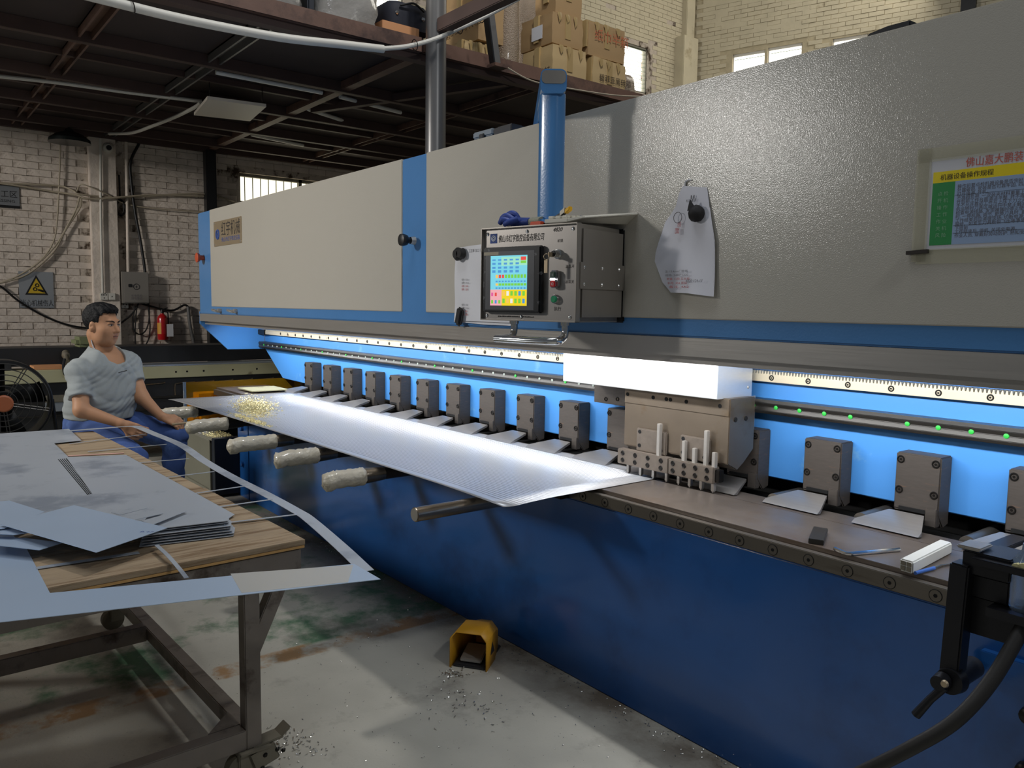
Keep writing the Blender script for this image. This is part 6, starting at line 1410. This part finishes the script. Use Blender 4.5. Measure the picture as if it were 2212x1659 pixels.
MBc = MB(); rc_ = random.Random(2); cc = Wp(260, 449)
pts = []
for k in range(90):
    t = k*.42; pts.append(Vector((wx + .01*math.sin(t*.7), cc.y + (.045+.012*math.sin(t*.31))*math.cos(t), cc.z + (.085+.012*math.cos(t*.23))*math.sin(t) - .0)))
tag(MBc.tube(pts, .006, 6).build('cable_coil', 'cable_black'), 'coil of black cable hung on the pilaster edge', 'cable')
cable([Wp(257, 378), Wp(258, 400), Wp(259, 430)], .010, 'cable_black', 'short black cable above the hanging coil')
# white conduits on wall and mezzanine
cable([Wp(217, 300, .07), Wp(218, 480, .07), Wp(222, 633, .07)], .013, 'white_pvc', 'pale conduit running down the pilaster to the socket', 'conduit', 8, 'conduit')
cable([Wp(272, 300), Wp(275, 450), Wp(277, 590)], .018, 'whitewash', 'whitewashed conduit running down to the distribution box', 'conduit', 8, 'conduit')
zc_ = ZB-.02
cable([P(-40, 161, z=zc_), P(120, 178, z=zc_), P(280, 200, z=zc_), P(436, 219, z=zc_)], .016, 'white_pvc', 'white conduit under the mezzanine leading to the panel light', 'conduit', 8, 'conduit')
cable([P(434, 222, z=zc_-.05), P(420, 232, z=zc_-.05), P(380, 252, z=zc_-.05), P(330, 272, z=zc_-.06), P(285, 287, z=zc_-.05), P(236, 289, z=zc_-.02)], .016, 'white_pvc', 'white flexible hose sagging from the panel light to the wall', 'hose', 8, 'conduit')
xc = XM+.22
cv = lambda px, py, dx=0: P(px, py, x=xc+dx)
c1 = thing('white_conduit', cv(500, 60), 'long white plastic conduit strung in front of the mezzanine edge', 'conduit')
MB().tube(spline([cv(140, -22), cv(235, 2), cv(400, 42), cv(600, 80), cv(740, 96), cv(828, 106)], 6), .026, 12).build('pipe', 'white_pvc', c1)
MB().tube(spline([cv(828, 105), cv(880, 100), cv(940, 84), cv(1000, 58, .05), cv(1060, 30, .15), cv(1130, -8, .3), cv(1200, -40, .5)], 6), .015, 10).build('flexible_end', 'white_pvc', c1)
for px, py in ((286, 14), (896, 97), (993, 62), (1040, 38)): q = cv(px, py); MB().torus(q, (0, 1, .3), .034, .003, 18, 5).build('wire_tie', 'bolt_black', c1)

# ================================================================== goods on the mezzanine
def carton_mat(name, col): return mat(name, col, .75, var=.08, vscale=6, bump=.05, bscale=60, col2=[v*.75 for v in col], c2scale=3, c2lo=.6, c2hi=.7)
carton_mat('carton', S(166, 136, 96)); carton_mat('carton_light', S(186, 160, 116)); mat('pack_tape', S(172, 146, 100), .2, coat=.6, var=.1); mat('wrap_film', S(150, 146, 140), .18, var=.12, vscale=9, bump=.8, bscale=14, coat=.8, col2=S(196, 192, 184), c2scale=7, c2lo=.58, c2hi=.66); mat('bubble', S(150, 132, 112), .3, bump=.9, bscale=110, coat=.5, var=.1); mat('bag_navy', S(26, 28, 40), .7, bump=.1, bscale=90); mat('brown_ink', S(60, 48, 36), .7); mat('red_print', S(184, 104, 70), .7)
def carton(px0, split, px1, pyb, pyt, label, xoff=0.0, m_='carton', ftext=(), ltext=(), film=True, zb=None):
    """a box whose front (px split..px1) faces the hall and whose left side shows from px0 to split"""
    xf = XM - .10 - xoff
    a, b = P(split, pyb, x=xf), P(px1, pyb, x=xf); z0 = ZD if zb is None else zb; z1 = P(split, pyt, x=xf).z; y0_, y1_ = a.y, b.y
    depth = max(.12, min(.62, xf - P(px0, pyb, y=y0_).x))
    o = thing('carton', ((xf-depth/2), (y0_+y1_)/2, z0), label, 'carton')
    r = random.Random(int(px0+px1)); j = lambda k=.010: r.uniform(-k, k)
    n = 6; rings = []
    for k in range(n+1):
        t = k/n; bulge = .005*math.sin(PI*t) + (.004 if 0 < k < n else 0)*r.uniform(-1, 1)
        rings.append([(xf-depth-bulge+j(.003), y0_-bulge+j(.003), z0+(z1-z0)*t), (xf-depth-bulge, y1_+bulge, z0+(z1-z0)*t+j(.003)), (xf+bulge*.5+j(.002), y1_+bulge+j(.003), z0+(z1-z0)*t+(j(.012) if k == n else 0)), (xf+bulge*.5+j(.002), y0_-bulge+j(.003), z0+(z1-z0)*t+(j(.012) if k == n else 0))])
    b_ = MB().loft(rings).build('box', m_, o, smooth=25)
    e = .012
    MB().box(xf+.002, xf+e*.7, (y0_+y1_)/2-.03, (y0_+y1_)/2+.03, z1-.20, z1-.004).build('tape', 'pack_tape', o); MB().box(xf-depth*.55, xf-depth*.55+.06, y0_-e-.008, y0_, z1-.22, z1-.004).build('tape', 'pack_tape', o)
    MB().box(xf-depth*.5-.03, xf-depth*.5+.03, y0_, y1_, z1-.004, z1+.010).build('tape', 'pack_tape', o)
    if film:
        for q in range(3):      # crumpled stretch film caught on the upper edge
            yy = y0_+(y1_-y0_)*(.10+.30*q)+j(.02); ww = (y1_-y0_)*.13
            MB().add([(xf+e+.001, yy, z1-.004), (xf+e+.004, yy+ww*.4, z1-.002), (xf+e+.001, yy+ww, z1-.004), (xf+e+.006, yy+ww*.9, z1-.05+j(.01)), (xf+e+.002, yy+ww*.5, z1-.09+j(.02)), (xf+e+.005, yy+ww*.15, z1-.045)], [(0, 1, 5), (1, 4, 5), (1, 3, 4), (1, 2, 3)]).build('torn_film', 'pack_tape', o, smooth=0)
    for (s_, u, v, sz_, mm) in ftext: text('lettering', s_, sz_, FACE_EAST((xf+e+.0015, y0_+(y1_-y0_)*u, z0+(z1-z0)*v)), mm, o)
    for (s_, u, v, sz_, mm) in ltext: text('lettering', s_, sz_, FACE_FRONT((xf-depth+depth*u, y0_-e-.009, z0+(z1-z0)*v)), mm, o)
    o['fx'] = xf; o['y0'] = y0_; o['dep'] = depth; o['zt'] = z1
    return o
# plastic-wrapped bundles along the left
def bundle(px0, px1, pyt, depth, label, m_='wrap_film', xoff=.0, rough_=.02, cat='bundle', name='wrapped_bundle', topn=.8):
    xf = XM-.10-xoff; a, b = P(px0, 20, x=xf), P(px1, 20, x=xf); z1 = P((px0+px1)/2, pyt, x=xf).z; r = random.Random(int(px0)+1); n = 20; rings = []
    cy_ = (a.y+b.y)/2; hw = (b.y-a.y)/2
    for k in range(7):
        t = k/6; sc_ = 1 if t < topn else 1-.35*(t-topn)/(1-topn)
        rings.append([(xf-depth/2 + depth/2*max(-1, min(1, 1.25*math.cos(2*PI*i/n)))*sc_ + r.uniform(-rough_, rough_), cy_ + hw*max(-1, min(1, 1.25*math.sin(2*PI*i/n)))*sc_ + r.uniform(-rough_, rough_), ZD + (z1-ZD)*t) for i in range(n)])
    return tag(MB().loft(rings).build(name, m_, smooth=70), label, cat)
bundle(540, 660, -70, .5, 'goods wrapped in clear plastic near the far left of the deck edge')
tag(MB().box(XM-.6, XM-.16, P(665, 20, x=XM-.16).y, P(680, 20, x=XM-.16).y, ZD, ZD+.6).build('dark_box', 'cabinet_dark', bevel=.01), 'dark narrow box between two wrapped bundles', 'box')
bundle(688, 826, -60, .55, 'bulky load wrapped in wrinkled clear plastic on the deck edge', rough_=.03)
# plank box and bag
A_, B_ = P(826, 60, x=XM-.12), P(906, 60, x=XM-.12)
tag(MB().box(XM-.5, XM-.12, A_.y, B_.y, ZD, P(866, 52, x=XM-.12).z).build('wooden_crate', 'box_orange', bevel=.004), 'low plywood crate beside the round column', 'crate')
zc0 = P(866, 52, x=XM-.12).z; a_, b_ = P(834, 30, x=XM-.2), P(930, 30, x=XM-.2)
bg = thing('travel_bag', (XM-.3, (a_.y+b_.y)/2, zc0), 'dark navy bag with rounded top on the plywood crate', 'bag')
rings = []
for t, s_ in ((0, .96), (.5, 1), (.8, .97), (.95, .85), (1, .5)): rings.append([(XM-.32+.16*s_*max(-1, min(1, 1.3*math.cos(2*PI*i/20))), (a_.y+b_.y)/2+(b_.y-a_.y)/2*s_*max(-1, min(1, 1.2*math.sin(2*PI*i/20))), zc0+.19*t) for i in range(20)])
MB().loft(rings).build('body', 'bag_navy', bg, smooth=60); MB().tube(spline([(XM-.15, (a_.y+b_.y)/2-.1, zc0+.14), (XM-.13, (a_.y+b_.y)/2, zc0+.17), (XM-.15, (a_.y+b_.y)/2+.1, zc0+.14)], 5), .008, 6).build('handle', 'black_plastic', bg)
for dy in (-.12, .1): MB().lathe((XM-.158, (a_.y+b_.y)/2+dy, zc0+.09), (XM-.150, (a_.y+b_.y)/2+dy, zc0+.09), [(0, .016), (1, .01)], 10).build('buckle', 'chrome', bg)
# cartons right of the column
K1 = '碧菲亚周转箱'
carton(982, 1004, 1062, 118, 84, 'low carton half hidden behind the deck edge right of the column', .06, 'carton_light')
zb1 = P(1020, 82, x=XM-.17).z
carton(957, 1033, 1086, 82, -50, 'tall printed carton stacked right of the column', .07, 'carton', ltext=((K1, .06, .22, .088, 'brown_ink'),), zb=zb1+.004)
# bubble-wrapped roll
A_ = P(1104, 130, x=XM-.25); rr_ = .105
tag(MB().lathe((XM-.32, A_.y, ZD), (XM-.32, A_.y, ZD+.95), [(0, rr_*.95), (.02, rr_), (.3, rr_*1.02), (.5, rr_*.97), (.8, rr_*1.03), (1, rr_*.95)], 28).build('bubble_roll', 'bubble'), 'tall roll of bubble wrap standing between the cartons', 'roll')
bw = bundle(1120, 1170, -40, .25, 'bubble-wrapped bundle behind the middle stack of cartons', 'bubble', .75, name='bubble_bundle')
# middle stack
carton(1129, 1193, 1264, 184, 92, 'large printed carton at the bottom of the middle stack', .02, 'carton_light', ltext=(('亚周转', .35, .10, .085, 'brown_ink'),))
zb2 = P(1193, 91, x=XM-.12).z
c2_ = carton(1127, 1193, 1257, 91, 22, 'battered carton with a white label in the middle stack', .05, 'carton', zb=zb2+.012)
q = c2_['fx']-c2_['dep']*.60; MB().box(q, q+.14, c2_['y0']-.024, c2_['y0']-.022, c2_['zt']-.20, c2_['zt']-.09).build('label_sheet', 'paper', c2_)
zb3 = c2_['zt']
carton(1158, 1200, 1255, 22, -60, 'topmost carton of the middle stack', .09, 'carton', film=False, zb=zb3+.014)
# right stack
c4_ = carton(1266, 1280, 1349, 205, 122, 'printed carton at the bottom of the right-hand stack', .02, 'carton_light', ftext=((K1, .16, .30, .066, 'brown_ink'),))
carton(1259, 1270, 1348, 122, 42, 'plastic-wrapped carton with faded red print on the right-hand stack', .04, 'carton', ftext=(('纸巾半箱', .14, .50, .105, 'red_print'),), zb=c4_['zt']+.016)
bundle(1351, 1380, 160, .22, 'small bubble-wrapped parcel beside the right-hand carton', 'bubble', .05, .006, name='bubble_parcel')
for o in bpy.data.objects:
    for k in ('fx', 'y0', 'dep', 'zt'):
        if k in o: del o[k]
# safety rope along the edge
cable([P(1085, 140, x=XM+.1), P(1150, 175, x=XM+.1), P(1240, 193, x=XM+.12), P(1330, 206, x=XM+.12), P(1400, 209, x=XM+.12)], .006, 'cable_cream', 'thin rope strung along the mezzanine edge', 'rope', 6, 'rope')
